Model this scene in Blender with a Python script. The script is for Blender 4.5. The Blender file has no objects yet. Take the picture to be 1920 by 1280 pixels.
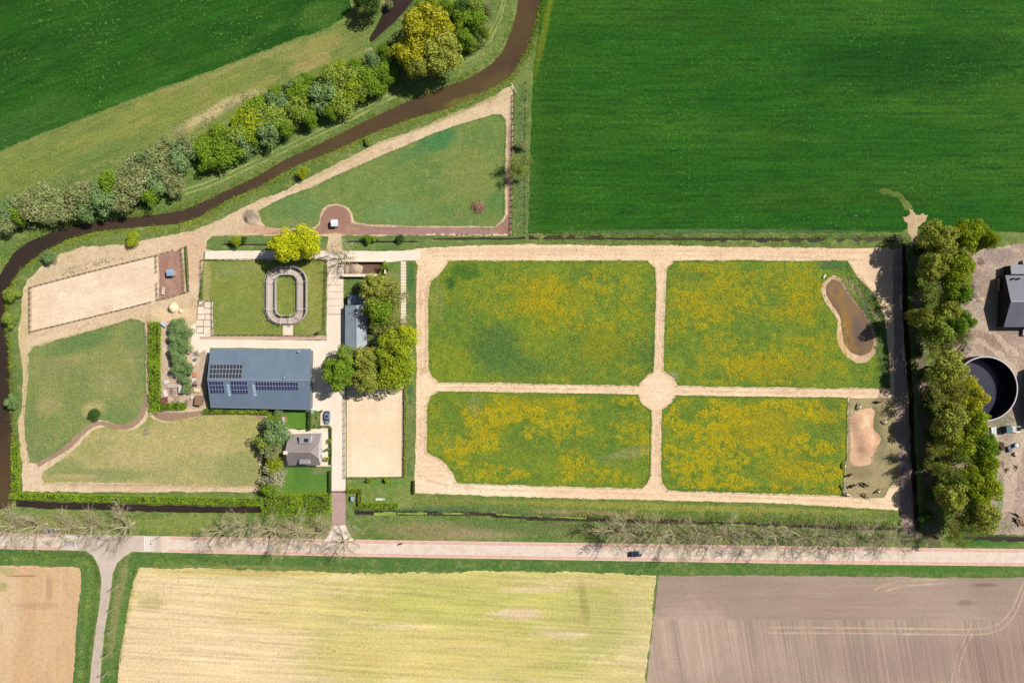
import bpy, bmesh, math, random
import numpy as np
from mathutils import Vector, Matrix
from mathutils.geometry import delaunay_2d_cdt
from math import radians, sin, cos, pi
# ------------------------------------------------------------ camera, sky, sun, exposure
SC = bpy.context.scene
COL = SC.collection
HC = 230.0            # height of the drone above the ground, metres
S = 5.5               # photograph pixels per metre on the ground
cam_d = bpy.data.cameras.new('camera'); cam = bpy.data.objects.new('camera', cam_d); COL.objects.link(cam)
cam.location = (0, 0, HC); cam.rotation_euler = (0, 0, 0)
cam_d.sensor_fit = 'HORIZONTAL'; cam_d.angle = 2*math.atan(960/S/HC); cam_d.clip_end = 6000; cam_d.clip_start = 1
SC.camera = cam
W = bpy.data.worlds.new('World'); SC.world = W; W.use_nodes = True
wn = W.node_tree; wn.nodes.clear()
sky = wn.nodes.new('ShaderNodeTexSky'); sky.sky_type = 'NISHITA'; sky.sun_disc = False
SUNV = Vector((0.78, 0.38, 1.0)).normalized()
sky.sun_elevation = math.asin(SUNV.z); sky.sun_rotation = math.atan2(SUNV.x, SUNV.y)
bg = wn.nodes.new('ShaderNodeBackground'); bg.inputs[1].default_value = 0.05
wo = wn.nodes.new('ShaderNodeOutputWorld')
wn.links.new(sky.outputs[0], bg.inputs[0]); wn.links.new(bg.outputs[0], wo.inputs[0])
sun_d = bpy.data.lights.new('sun', 'SUN'); sun_d.energy = 4.9; sun_d.angle = radians(0.53); sun_d.color = (1.0, 0.955, 0.89)
sun = bpy.data.objects.new('sun', sun_d); COL.objects.link(sun)
sun.rotation_euler = SUNV.to_track_quat('Z', 'Y').to_euler(); sun.location = (80, 40, 120)
VS = SC.view_settings
VS.view_transform = 'Standard'; VS.look = 'None'; VS.gamma = 1; VS.exposure = 0.55; VS.use_curve_mapping = False
SC.cycles.max_bounces = 6; SC.cycles.diffuse_bounces = 3; SC.cycles.transparent_max_bounces = 8
KA = 1.75              # what a unit albedo shows as, lit by this sun and sky at this exposure
random.seed(7); RNG = np.random.default_rng(7)

# ------------------------------------------------------------ helpers
def P(px, py, h=0.0):
    f = 1 - h/HC
    return Vector(((px-960)/S*f, (640-py)/S*f, h))
def lin(c):
    c = c/255.0
    return c/12.92 if c <= 0.04045 else ((c+0.055)/1.055)**2.4
def C(r, g, b):
    r, g, b = r+12*(1-(r/255)**2), g+8*(1-(g/255)**2), b+8*(1-(b/255)**2)
    return (min(lin(r)/KA, .85), min(lin(g)/KA, .85), min(lin(b)/KA, .85), 1)
def tag(o, label, cat, group=None, kind=None):
    o['label'] = label; o['category'] = cat
    if group: o['group'] = group
    if kind: o['kind'] = kind
    return o
def empty(name, loc, label, cat, group=None, rz=0.0, scale=None):
    o = bpy.data.objects.new(name, None); COL.objects.link(o); o.empty_display_size = .3
    o.location = loc; o.rotation_euler = (0, 0, rz)
    if scale: o.scale = scale
    return tag(o, label, cat, group)
def link(name, me, parent=None, loc=None, rz=None):
    o = bpy.data.objects.new(name, me); COL.objects.link(o)
    if parent: o.parent = parent
    if loc is not None: o.location = loc
    if rz is not None: o.rotation_euler = (0, 0, rz)
    return o
def fast_mesh(name, co, faces_flat, per, mat=None, smooth=False):
    """mesh from numpy: co (n,3); faces_flat (m,per)"""
    me = bpy.data.meshes.new(name); n = len(co); m = len(faces_flat)
    me.vertices.add(n); me.vertices.foreach_set('co', np.asarray(co, np.float32).ravel())
    me.loops.add(m*per); me.loops.foreach_set('vertex_index', np.asarray(faces_flat, np.int32).ravel())
    me.polygons.add(m); me.polygons.foreach_set('loop_start', np.arange(0, m*per, per, dtype=np.int32))
    me.polygons.foreach_set('loop_total', np.full(m, per, np.int32))
    if smooth: me.polygons.foreach_set('use_smooth', np.ones(m, bool))
    me.update(calc_edges=True); me.validate()
    if mat: me.materials.append(mat)
    return me
class MB:
    def __init__(s, o=(0, 0, 0)): s.v = []; s.f = []; s.o = Vector(o)
    def pt(s, p): s.v.append(tuple(Vector(p)-s.o)); return len(s.v)-1
    def face(s, pts): s.f.append([s.pt(p) for p in pts])
    def box(s, c, d, rz=0.0, rx=0.0, ry=0.0):
        R = Matrix.Rotation(rz, 3, 'Z') @ Matrix.Rotation(ry, 3, 'Y') @ Matrix.Rotation(rx, 3, 'X')
        c = Vector(c); k = []
        for z in (-1, 1):
            for x, y in ((-1, -1), (1, -1), (1, 1), (-1, 1)):
                k.append(s.pt(c + R @ Vector((x*d[0]/2, y*d[1]/2, z*d[2]/2))))
        for q in ((3, 2, 1, 0), (4, 5, 6, 7), (0, 1, 5, 4), (1, 2, 6, 5), (2, 3, 7, 6), (3, 0, 4, 7)): s.f.append([k[i] for i in q])
    def beam(s, p0, p1, w, h):
        p0 = Vector(p0); p1 = Vector(p1); d = p1-p0
        s.box((p0+p1)/2, (d.length, w, h), math.atan2(d.y, d.x), 0, -math.atan2(d.z, math.hypot(d.x, d.y)))
    def tube(s, p0, p1, r0, r1, n=6, cap=True):
        p0 = Vector(p0); p1 = Vector(p1); d = (p1-p0)
        if d.length < 1e-6: return
        d.normalize(); a = d.orthogonal().normalized(); b = d.cross(a)
        A = [s.pt(p0+(a*cos(2*pi*i/n)+b*sin(2*pi*i/n))*r0) for i in range(n)]
        B = [s.pt(p1+(a*cos(2*pi*i/n)+b*sin(2*pi*i/n))*r1) for i in range(n)]
        for i in range(n): s.f.append([A[i], A[(i+1) % n], B[(i+1) % n], B[i]])
        if cap: s.f.append(A[::-1]); s.f.append(B)
    def prism(s, poly, z0, z1):
        n = len(poly)
        A = [s.pt((p[0], p[1], z0)) for p in poly]; B = [s.pt((p[0], p[1], z1)) for p in poly]
        for i in range(n): s.f.append([A[i], A[(i+1) % n], B[(i+1) % n], B[i]])
        s.f.append(A[::-1]); s.f.append(B)
    def slab(s, quad, t):
        """a sheet of thickness t (downwards along its normal) from 3 or 4 top corners"""
        q = [Vector(p) for p in quad]; n = (q[1]-q[0]).cross(q[2]-q[0]).normalized()
        if n.z < 0: q = q[::-1]; n = -n
        A = [s.pt(p) for p in q]; B = [s.pt(p-n*t) for p in q]; k = len(q)
        s.f.append(A); s.f.append(B[::-1])
        for i in range(k): s.f.append([A[(i+1) % k], A[i], B[i], B[(i+1) % k]])
    def mesh(s, name, mat, smooth=False):
        me = bpy.data.meshes.new(name); me.from_pydata(s.v, [], s.f); me.update()
        if mat: me.materials.append(mat)
        if smooth:
            for p in me.polygons: p.use_smooth = True
        return me
    def build(s, name, mat, parent=None, smooth=False):
        return link(name, s.mesh(name, mat, smooth), parent, None if parent else s.o)
# value noise in numpy (for edges, scatter density, relief)
_T = np.random.default_rng(3).random((256, 256))
def vnoise(x, y):
    x = np.asarray(x, float); y = np.asarray(y, float)
    xi = np.floor(x).astype(int); yi = np.floor(y).astype(int); fx = x-xi; fy = y-yi
    fx = fx*fx*(3-2*fx); fy = fy*fy*(3-2*fy)
    g = lambda a, b: _T[a % 256, b % 256]
    return (g(xi, yi)*(1-fx)+g(xi+1, yi)*fx)*(1-fy)+(g(xi, yi+1)*(1-fx)+g(xi+1, yi+1)*fx)*fy
def fbm(x, y, o=3):
    r = 0; a = .5; t = 0
    for k in range(o): r = r+a*vnoise(x*2**k+17*k, y*2**k+31*k); t += a; a *= .5
    return r/t
def inside(poly, x, y):
    x = np.asarray(x); y = np.asarray(y); r = np.zeros(x.shape, bool); n = len(poly); j = n-1
    for i in range(n):
        xi, yi = poly[i]; xj, yj = poly[j]
        if yi != yj: r ^= ((yi > y) != (yj > y)) & (x < (xj-xi)*(y-yi)/(yj-yi)+xi)
        j = i
    return r
def polydist(poly, x, y, closed=True):
    d = np.full(np.asarray(x).shape, 1e9); n = len(poly)
    for i in range(n if closed else n-1):
        ax, ay = poly[i]; bx, by = poly[(i+1) % n]; vx = bx-ax; vy = by-ay; L = vx*vx+vy*vy+1e-12
        t = np.clip(((x-ax)*vx+(y-ay)*vy)/L, 0, 1); d = np.minimum(d, np.hypot(x-ax-t*vx, y-ay-t*vy))
    return d
def sdist(poly, x, y):
    d = polydist(poly, x, y); return np.where(inside(poly, x, y), -d, d)
def W2(pts): return [tuple(P(*p)[:2]) for p in pts]
def smooth_poly(pts, it=2):
    for _ in range(it):
        q = []
        for i in range(len(pts)):
            a = pts[i]; b = pts[(i+1) % len(pts)]
            q += [(a[0]*.75+b[0]*.25, a[1]*.75+b[1]*.25), (a[0]*.25+b[0]*.75, a[1]*.25+b[1]*.75)]
        pts = q
    return pts
def smooth_line(pts, it=2):
    for _ in range(it):
        q = [pts[0]]
        for a, b in zip(pts, pts[1:]):
            q += [(a[0]*.75+b[0]*.25, a[1]*.75+b[1]*.25), (a[0]*.25+b[0]*.75, a[1]*.25+b[1]*.75)]
        pts = q+[pts[-1]]
    return pts
def strip(line, w):
    """px polyline -> px polygon of width w px (w may be a pair: start, end)"""
    w0, w1 = (w, w) if not isinstance(w, tuple) else w
    L = []; R = []; n = len(line)
    for i, p in enumerate(line):
        a = line[max(i-1, 0)]; b = line[min(i+1, n-1)]; dx = b[0]-a[0]; dy = b[1]-a[1]; l = math.hypot(dx, dy) or 1
        ww = (w0+(w1-w0)*i/max(n-1, 1))/2
        L.append((p[0]-dy/l*ww, p[1]+dx/l*ww)); R.append((p[0]+dy/l*ww, p[1]-dx/l*ww))
    return L+R[::-1]
def ell(cx, cy, rx, ry, n=28, rot=0):
    return [(cx+rx*cos(2*pi*i/n)*cos(rot)-ry*sin(2*pi*i/n)*sin(rot), cy+rx*cos(2*pi*i/n)*sin(rot)+ry*sin(2*pi*i/n)*cos(rot)) for i in range(n)]

# ------------------------------------------------------------ materials
def new_mat(name):
    m = bpy.data.materials.new(name); m.use_nodes = True; nt = m.node_tree; nt.nodes.clear()
    out = nt.nodes.new('ShaderNodeOutputMaterial'); b = nt.nodes.new('ShaderNodeBsdfPrincipled')
    b.inputs['Roughness'].default_value = .9; b.inputs['Specular IOR Level'].default_value = .2
    nt.links.new(b.outputs[0], out.inputs[0])
    return m, nt, b
class NT:
    """small node builder on world position"""
    def __init__(s, nt): s.nt = nt; s.g = nt.nodes.new('ShaderNodeNewGeometry'); s.pos = s.g.outputs['Position']
    def _in(s, sock, v):
        if hasattr(v, 'is_linked'): s.nt.links.new(v, sock)
        else: sock.default_value = v
    def map(s, rot=0, sc=(1, 1, 1)):
        a = s.nt.nodes.new('ShaderNodeVectorRotate'); a.rotation_type = 'Z_AXIS'; a.inputs['Angle'].default_value = rot
        s.nt.links.new(s.pos, a.inputs['Vector'])
        b = s.nt.nodes.new('ShaderNodeVectorMath'); b.operation = 'MULTIPLY'; s.nt.links.new(a.outputs[0], b.inputs[0]); b.inputs[1].default_value = sc
        return b.outputs[0]
    def noise(s, scale, detail=3, vec=None, rough=.55, dist=0):
        n = s.nt.nodes.new('ShaderNodeTexNoise'); n.inputs['Scale'].default_value = scale; n.inputs['Detail'].default_value = detail
        n.inputs['Roughness'].default_value = rough; n.inputs['Distortion'].default_value = dist
        s.nt.links.new(vec or s.pos, n.inputs['Vector']); return n.outputs[0]
    def vor(s, scale, out='Distance', vec=None):
        n = s.nt.nodes.new('ShaderNodeTexVoronoi'); n.inputs['Scale'].default_value = scale
        s.nt.links.new(vec or s.pos, n.inputs['Vector']); return n.outputs[out]
    def rng(s, v, a, b, c=0.0, d=1.0, kind='SMOOTHSTEP'):
        n = s.nt.nodes.new('ShaderNodeMapRange'); n.interpolation_type = kind; s._in(n.inputs[0], v)
        for i, q in enumerate((a, b, c, d)): n.inputs[i+1].default_value = q
        return n.outputs[0]
    def math(s, op, a, b=0.0, clamp=False):
        n = s.nt.nodes.new('ShaderNodeMath'); n.operation = op; n.use_clamp = clamp
        s._in(n.inputs[0], a); s._in(n.inputs[1], b); return n.outputs[0]
    def mix(s, f, a, b, mode='MIX'):
        n = s.nt.nodes.new('ShaderNodeMix'); n.data_type = 'RGBA'; n.blend_type = mode; n.clamp_factor = True
        s._in(n.inputs[0], f); s._in(n.inputs[6], a); s._in(n.inputs[7], b); return n.outputs[2]
    def mul(s, col, f):
        n = s.nt.nodes.new('ShaderNodeVectorMath'); n.operation = 'SCALE'; s._in(n.inputs[0], col[:3] if isinstance(col, tuple) else col); s._in(n.inputs['Scale'], f); return n.outputs[0]
    def bump(s, b, h, strength=.5, dist=.2):
        n = s.nt.nodes.new('ShaderNodeBump'); n.inputs['Strength'].default_value = strength; n.inputs['Distance'].default_value = dist
        s.nt.links.new(h, n.inputs['Height']); s.nt.links.new(n.outputs[0], b.inputs['Normal'])
    def spot(s, cx, cy, rx, ry, rot=0, rough=.5, nscale=.25):
        """soft irregular patch mask at a px place (radius in px)"""
        c = P(cx, cy); x = s.nt.nodes.new('ShaderNodeVectorMath'); x.operation = 'SUBTRACT'
        s.nt.links.new(s.pos, x.inputs[0]); x.inputs[1].default_value = (c.x, c.y, 0)
        a = s.nt.nodes.new('ShaderNodeVectorRotate'); a.rotation_type = 'Z_AXIS'; a.inputs['Angle'].default_value = -rot; s.nt.links.new(x.outputs[0], a.inputs['Vector'])
        m = s.nt.nodes.new('ShaderNodeVectorMath'); m.operation = 'MULTIPLY'; s.nt.links.new(a.outputs[0], m.inputs[0]); m.inputs[1].default_value = (S/rx, S/ry, 0)
        l = s.nt.nodes.new('ShaderNodeVectorMath'); l.operation = 'LENGTH'; s.nt.links.new(m.outputs[0], l.inputs[0])
        n = s.noise(nscale, 4)
        d = s.math('ADD', l.outputs['Value'], s.rng(n, 0, 1, -rough, rough, 'LINEAR'))
        return s.rng(d, .45, 1.15, 1, 0)
def ground_mat(name, c1, c2, c3=None, big=.035, mid=.22, fine=1.3, amp=.35, stretch=None, rot=0, bump=.35, spots=(), speck=None, streak=0.0, rough=.95):
    m, nt, b = new_mat(name); n = NT(nt)
    v = n.map(rot, stretch) if stretch else None
    col = n.mix(n.rng(n.noise(big, 4, v, .6, .6), .36, .64), C(*c1), C(*c2))
    if c3: col = n.mix(n.rng(n.noise(mid, 4, v, .6), .5, .72), col, C(*c3))
    for sp in spots:                       # (x, y, rx, ry, rot, colour, strength[, roughness])
        f = n.spot(*sp[:5], rough=sp[7] if len(sp) > 7 else .5)
        col = n.mix(n.math('MULTIPLY', f, sp[6]), col, C(*sp[5]))
    if speck:                              # colour, scale, threshold
        f = n.rng(n.noise(speck[1], 2), speck[2], speck[2]+.07)
        f = n.math('MULTIPLY', f, n.rng(n.noise(.06, 3), .42, .6)); col = n.mix(f, col, C(*speck[0]))
    fn = n.noise(fine, 4, None, .75); mn = n.noise(mid*1.7, 3, v, .6)
    k = n.math('ADD', n.rng(fn, .36, .64, -amp, amp, 'LINEAR'), n.rng(mn, .3, .7, -amp*.45, amp*.45, 'LINEAR'))
    if streak:
        sv = n.map(rot, (.05, 1.6, 1)); k = n.math('ADD', k, n.rng(n.noise(.55, 3, sv, .6), .3, .7, -streak, streak, 'LINEAR'))
    col = n.mul(col, n.math('ADD', k, 1.0))
    nt.links.new(col, b.inputs['Base Color']); b.inputs['Roughness'].default_value = rough; b.inputs['Specular IOR Level'].default_value = .1
    if bump: n.bump(b, fn, bump, .12)
    return m
def plain(name, c, rough=.8, spec=.3, amp=.12, fine=2.0, metal=0.0, c2=None):
    m, nt, b = new_mat(name); n = NT(nt)
    fn = n.noise(fine, 4); k = n.rng(fn, .25, .75, 1-amp, 1+amp, 'LINEAR')
    base = C(*c) if c2 is None else n.mix(n.rng(n.noise(fine*.3, 3), .35, .65), C(*c), C(*c2))
    nt.links.new(n.mul(base, k), b.inputs['Base Color'])
    b.inputs['Roughness'].default_value = rough; b.inputs['Specular IOR Level'].default_value = spec; b.inputs['Metallic'].default_value = metal
    return m
def leaf_mat(name, c1, c2, c3, trans=.35, gain=1.5):
    L_ = lambda c: tuple(min(v*gain, .8) for v in C(*c)[:3])+(1,)
    m = bpy.data.materials.new(name); m.use_nodes = True; nt = m.node_tree; nt.nodes.clear(); n = NT(nt)
    out = nt.nodes.new('ShaderNodeOutputMaterial'); r = n.g.outputs['Random Per Island']
    col = n.mix(n.rng(n.noise(.33, 3), .35, .65), L_(c1), L_(c2)); col = n.mix(n.rng(r, .55, 1, 0, .9), col, L_(c3))
    col = n.mul(col, n.rng(n.math('FRACT', n.math('MULTIPLY', r, 37.7)), 0, 1, .7, 1.3, 'LINEAR'))
    d = nt.nodes.new('ShaderNodeBsdfDiffuse'); t = nt.nodes.new('ShaderNodeBsdfTranslucent'); x = nt.nodes.new('ShaderNodeMixShader')
    x.inputs[0].default_value = trans; nt.links.new(col, d.inputs[0]); nt.links.new(col, t.inputs[0])
    nt.links.new(d.outputs[0], x.inputs[1]); nt.links.new(t.outputs[0], x.inputs[2]); nt.links.new(x.outputs[0], out.inputs[0])
    return m
def water_mat(name, c, c2=None, spots=(), rough=.12, spec=.35, amp=.06):
    m, nt, b = new_mat(name); n = NT(nt)
    col = n.mix(n.rng(n.noise(.05, 3), .35, .65), C(*c), C(*(c2 or c)))
    for sp in spots:
        col = n.mix(n.math('MULTIPLY', n.spot(*sp[:5], rough=sp[7] if len(sp) > 7 else .5), sp[6]), col, C(*sp[5]))
    fn = n.noise(.9, 4); col = n.mul(col, n.rng(fn, .3, .7, 1-amp, 1+amp, 'LINEAR'))
    nt.links.new(col, b.inputs['Base Color']); b.inputs['Roughness'].default_value = rough; b.inputs['Specular IOR Level'].default_value = spec
    n.bump(b, n.noise(2.5, 3), .05, .05)
    return m
# ------------------------------------------------------------ relief of the land
RIV_UP = [(978, -60), (970, -10), (966, 22), (958, 52), (940, 95), (917, 120), (870, 147), (815, 165), (755, 190), (697, 217), (640, 245), (585, 272), (530, 297), (480, 327), (437, 347), (390, 370), (337, 392), (287, 400), (225, 406), (175, 412), (120, 422), (82, 437), (50, 450), (20, 472), (0, 503), (-30, 560), (-45, 640), (-45, 800), (-45, 962)]
RIV_LO = [(10, 956), (23, 945), (24, 920), (22, 832), (19, 780), (16, 700), (13, 646), (8, 600), (10, 570), (15, 545), (22, 527), (34, 508), (50, 495), (70, 480), (95, 465), (125, 450), (175, 436), (250, 428), (332, 421), (375, 407), (425, 376), (480, 354), (555, 311), (630, 282), (697, 251), (775, 222), (837, 205), (905, 175), (942, 155), (962, 138), (985, 100), (1000, 60), (1010, 20), (1020, -20), (1026, -60)]
RIVER = RIV_UP+RIV_LO
INLET = [(728, -50), (722, 0), (716, 22), (703, 50), (692, 66), (690, 78), (697, 78), (712, 64), (740, 40), (760, 18), (777, -4), (800, -50)]
POND = [(1562, 528), (1555, 537), (1555, 550), (1568, 572), (1581, 591), (1585, 619), (1589, 642), (1600, 656), (1615, 662), (1630, 656), (1635, 640), (1630, 614), (1619, 591), (1600, 569), (1585, 550), (1572, 531)]
PONDBANK = [(1561, 516), (1544, 529), (1539, 542), (1546, 565), (1564, 589), (1571, 602), (1568, 629), (1572, 647), (1583, 666), (1607, 681), (1626, 679), (1641, 662), (1644, 640), (1636, 610), (1619, 582), (1596, 554), (1579, 524), (1570, 517)]
def grow(poly, d):
    q = np.array(poly, float); t = np.roll(q, -1, 0)-np.roll(q, 1, 0); l = np.hypot(t[:, 0], t[:, 1])+1e-9
    a = sum(q[i][0]*q[(i+1) % len(q)][1]-q[(i+1) % len(q)][0]*q[i][1] for i in range(len(q)))
    s = 1 if a > 0 else -1
    return [tuple(p) for p in q+s*np.stack([t[:, 1]/l, -t[:, 0]/l], 1)*d]
POND = grow(POND, 3.5)
DITCHES = [  # px line, half width m, depth m, water
    ([(28, 944), (90, 948), (160, 950), (230, 952), (330, 955), (400, 956), (490, 956)], 1.6, 1.0),
    ([(664, 961), (720, 962), (800, 963), (900, 964), (1000, 972), (1110, 974), (1300, 980), (1500, 987), (1690, 992)], 1.0, .8),
    ([(992, 445), (1150, 446), (1320, 449), (1480, 450), (1600, 450), (1696, 449)], .8, .8),
    ([(1697, 455), (1700, 600), (1710, 740), (1716, 900), (1722, 1000)], 1.2, 1.0),
    ([(-30, 1047), (40, 1045), (120, 1044), (158, 1047), (172, 1060), (176, 1080), (173, 1120), (166, 1180), (158, 1240), (152, 1330)], .9, .8),
    ([(420, 1054), (330, 1052), (280, 1050), (256, 1055), (246, 1075), (240, 1110), (228, 1180), (217, 1250), (208, 1330)], .9, .6),
    ([(402, 456), (440, 458), (500, 459), (560, 458)], .7, .5),
    ([(646, 452), (700, 453), (760, 452), (860, 448), (985, 446)], .8, .6),
    ([(1805, 1008), (1960, 1012)], 1.1, .7),
    ]
MOUNDS = [(1612, 795, 17, 26, .9), (1624, 835, 18, 26, 1.2)]
_riv = W2(RIVER); _inl = W2(INLET); _pond = W2(POND); _pb = W2(PONDBANK)
def sstep(t): t = np.clip(t, 0, 1); return t*t*(3-2*t)
def HT(x, y):
    x = np.asarray(x, float); y = np.asarray(y, float); h = np.zeros(x.shape)
    for poly, dep, a, b in ((_riv, 1.7, 1.8, -2.2), (_inl, 1.4, 1.5, -1.5)):
        lx = [p[0] for p in poly]; ly = [p[1] for p in poly]
        m = (x > min(lx)-4) & (x < max(lx)+4) & (y > min(ly)-4) & (y < max(ly)+4)
        if m.any():
            d = sdist(poly, x[m], y[m]); h[m] -= dep*(1-sstep((d-b)/(a-b)))
    lx = [p[0] for p in _pb]; ly = [p[1] for p in _pb]
    m = (x > min(lx)-3) & (x < max(lx)+3) & (y > min(ly)-3) & (y < max(ly)+3)
    if m.any():
        d1 = sdist(_pb, x[m], y[m]); d2 = sdist(_pond, x[m], y[m]); t = np.clip(-d1, 0, None)/(np.clip(-d1, 0, None)+np.clip(d2, 0, None)+1e-3)
        h[m] -= .55*t*(d1 < 0)+.5*sstep(-d2/2.5)
    for line, hw, dep in DITCHES:
        L = W2(line); lx = [p[0] for p in L]; ly = [p[1] for p in L]
        m = (x > min(lx)-4) & (x < max(lx)+4) & (y > min(ly)-4) & (y < max(ly)+4)
        if m.any():
            d = polydist(L, x[m], y[m], False)+(vnoise(x[m]*.5, y[m]*.5)-.5)*.5
            h[m] = np.minimum(h[m], -dep*(1-sstep((d-hw*.25)/(hw*1.15))))
    for cx, cy, rx, ry, hh in MOUNDS:
        c = P(cx, cy); r = np.hypot((x-c.x)/(rx/S), (y-c.y)/(ry/S)); h = h+hh*sstep(1.12-r)**.8
    return h
def ground_z(px, py): c = P(px, py); return float(HT(np.array([c.x]), np.array([c.y]))[0])
# ------------------------------------------------------------ the ground: one sheet out to the horizon
G = {}
G['verge'] = ground_mat('verge_grass', (112, 132, 66), (88, 118, 52), (140, 140, 84), big=.06, mid=.35, fine=1.6, amp=.36,
    spots=[(700, 95, 90, 60, 0, (98, 122, 54), .7), (560, 260, 340, 26, .46, (104, 132, 66), .6), (880, 130, 60, 40, .6, (118, 140, 70), .6),
           (820, 995, 130, 22, 0, (140, 132, 88), .8), (900, 1000, 90, 14, 0, (160, 145, 105), .6), (1000, 985, 160, 16, 0, (78, 112, 52), .7), (330, 985, 110, 22, 0, (128, 142, 68), .8),
           (1300, 990, 420, 22, 0, (112, 116, 70), .6), (560, 1000, 110, 22, 0, (150, 140, 95), .7), (90, 985, 160, 26, 0, (138, 136, 82), .7),
           (1250, 950, 460, 7, -.03, (148, 150, 62), .8), (830, 940, 90, 10, 0, (120, 130, 62), .6), (1110, 961, 130, 5, -.02, (160, 130, 100), .7),
           (800, 955, 130, 8, 0, (82, 120, 78), .7), (1850, 1012, 90, 16, 0, (48, 104, 36), .85),
           (975, 300, 14, 150, 0, (104, 132, 76), .7)])
xs = np.arange(-190, 191, 1.0); ys = np.arange(-130, 131, 1.0)
gx, gy = np.meshgrid(xs, ys); gz = HT(gx.ravel(), gy.ravel())
co = np.stack([gx.ravel(), gy.ravel(), gz], 1); nx = len(xs); ny = len(ys)
ii = (np.arange(ny-1)[:, None]*nx+np.arange(nx-1)[None]).ravel()
quads = np.stack([ii, ii+1, ii+1+nx, ii+nx], 1)
ring = [(-3000, -3000), (3000, -3000), (3000, 3000), (-3000, 3000)]; inn = [(xs[0], ys[0]), (xs[-1], ys[0]), (xs[-1], ys[-1]), (xs[0], ys[-1])]
b0 = len(co); co = np.concatenate([co, [(a, b, 0) for a, b in ring+inn]])
rq = np.array([(b0+i, b0+(i+1) % 4, b0+4+(i+1) % 4, b0+4+i) for i in range(4)])
me = fast_mesh('ground', co, np.concatenate([quads, rq]), 4, G['verge'], True)
tag(link('ground', me), 'rough verge grass that lies between fields, banks and roads', 'ground', kind='structure')

LAYER = .006
def densify(poly, step):
    out = []
    for i in range(len(poly)):
        a = poly[i]; b = poly[(i+1) % len(poly)]; l = math.hypot(b[0]-a[0], b[1]-a[1]); k = max(1, int(round(l/step)))
        for j in range(k): t = j/k; out.append((a[0]+(b[0]-a[0])*t, a[1]+(b[1]-a[1])*t))
    return out
def jitter(poly, amp):
    q = np.array(poly); nxt = np.roll(q, -1, 0); prv = np.roll(q, 1, 0); t = nxt-prv; l = np.hypot(t[:, 0], t[:, 1])+1e-9
    nrm = np.stack([-t[:, 1]/l, t[:, 0]/l], 1)
    k = (vnoise(q[:, 0]*.9+5, q[:, 1]*.9+9)-.5)*1.2+(vnoise(q[:, 0]*.22+40, q[:, 1]*.22)-.5)*1.1+(RNG.random(len(q))-.5)*.5
    return [tuple(p) for p in q+nrm*(k*amp)[:, None]]
def sheet(name, pts, layer, mat, amp=.25, label=None, cat=None, step=None, dz=None, kind='structure', group=None):
    """a drawn-in piece of land laid on the ground's relief; pts in photograph pixels"""
    poly = W2(pts); poly = densify(poly, step or (.7 if amp > .1 else 1.5))
    if amp: poly = jitter(poly, amp)
    xs_ = np.array([p[0] for p in poly]); ys_ = np.array([p[1] for p in poly])
    X, Y = np.meshgrid(np.arange(math.floor(xs_.min())+1, xs_.max(), 1.0), np.arange(math.floor(ys_.min())+1, ys_.max(), 1.0)); X = X.ravel(); Y = Y.ravel()
    extra = []
    if dz is None and len(X):
        X = np.clip(X, -189, 189); Y = np.clip(Y, -129, 129)
        hh = np.abs(HT(X, Y)); near = hh
        for ox, oy in ((1, 0), (-1, 0), (0, 1), (0, -1), (2, 0), (-2, 0), (0, 2), (0, -2), (1, 1), (-1, 1), (1, -1), (-1, -1)): near = np.maximum(near, np.abs(HT(X+ox, Y+oy)))
        k = (near > .006) & inside(poly, X, Y)
        k &= polydist(poly, X, Y) > .25 if k.sum() < 6000 else True
        extra = list({(float(a), float(b)) for a, b in zip(X[k], Y[k])})
    n = len(poly); vs = [Vector(p) for p in poly]+[Vector(p) for p in extra]
    r = delaunay_2d_cdt(vs, [(i, (i+1) % n) for i in range(n)], [], 1, 1e-5)
    v2 = np.array([tuple(v) for v in r[0]]); z = HT(v2[:, 0], v2[:, 1]) if dz is None else np.full(len(v2), dz)
    slope = np.abs(HT(v2[:, 0]+.7, v2[:, 1])-HT(v2[:, 0]-.7, v2[:, 1]))+np.abs(HT(v2[:, 0], v2[:, 1]+.7)-HT(v2[:, 0], v2[:, 1]-.7)) if dz is None else 0
    z = z+layer*LAYER+np.clip(slope, 0, .6)*.14
    me = bpy.data.meshes.new(name); me.from_pydata(np.column_stack([v2, z]).tolist(), [], [list(f) for f in r[2]])
    bm = bmesh.new(); bm.from_mesh(me); bmesh.ops.recalc_face_normals(bm, faces=bm.faces)
    for f in bm.faces:
        if f.normal.z < 0: f.normal_flip()
        f.smooth = True
    bm.to_mesh(me); bm.free(); me.materials.append(mat)
    o = link(name, me)
    return tag(o, label, cat, group, kind)
# --- fields
fg = ground_mat('young_crop', (26, 84, 14), (44, 96, 20), (20, 76, 16), big=.03, mid=.25, fine=1.1, amp=.34, stretch=(.25, 1.3, 1), rot=0, streak=.2, bump=.4, speck=((64, 112, 36), 1.0, .6),
    spots=[(1010, 250, 12, 260, .02, (44, 90, 18), .8, .2), (1040, 200, 30, 260, .0, (36, 86, 16), .6), (1020, 60, 8, 100, -.2, (98, 116, 24), .8), (1500, 370, 160, 30, 0, (42, 86, 18), .5), (1000, 370, 9, 120, 0, (60, 100, 36), .4, .8), (1690, 370, 90, 22, -.2, (34, 78, 16), .5), (1300, 40, 200, 40, 0, (36, 84, 14), .5), (1700, 120, 260, 70, 0, (14, 68, 10), .8), (1340, 434, 360, 5, 0, (96, 118, 74), .6, .3)])
sheet('field', [(1018, -60), (1012, 40), (1003, 110), (997, 180), (994, 300), (990, 437), (1300, 438), (1690, 436), (1700, 428), (1745, 430), (1960, 436), (1960, -60)], 2, fg, .35, 'large dark green crop field at the top right of the river', 'field')
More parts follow.
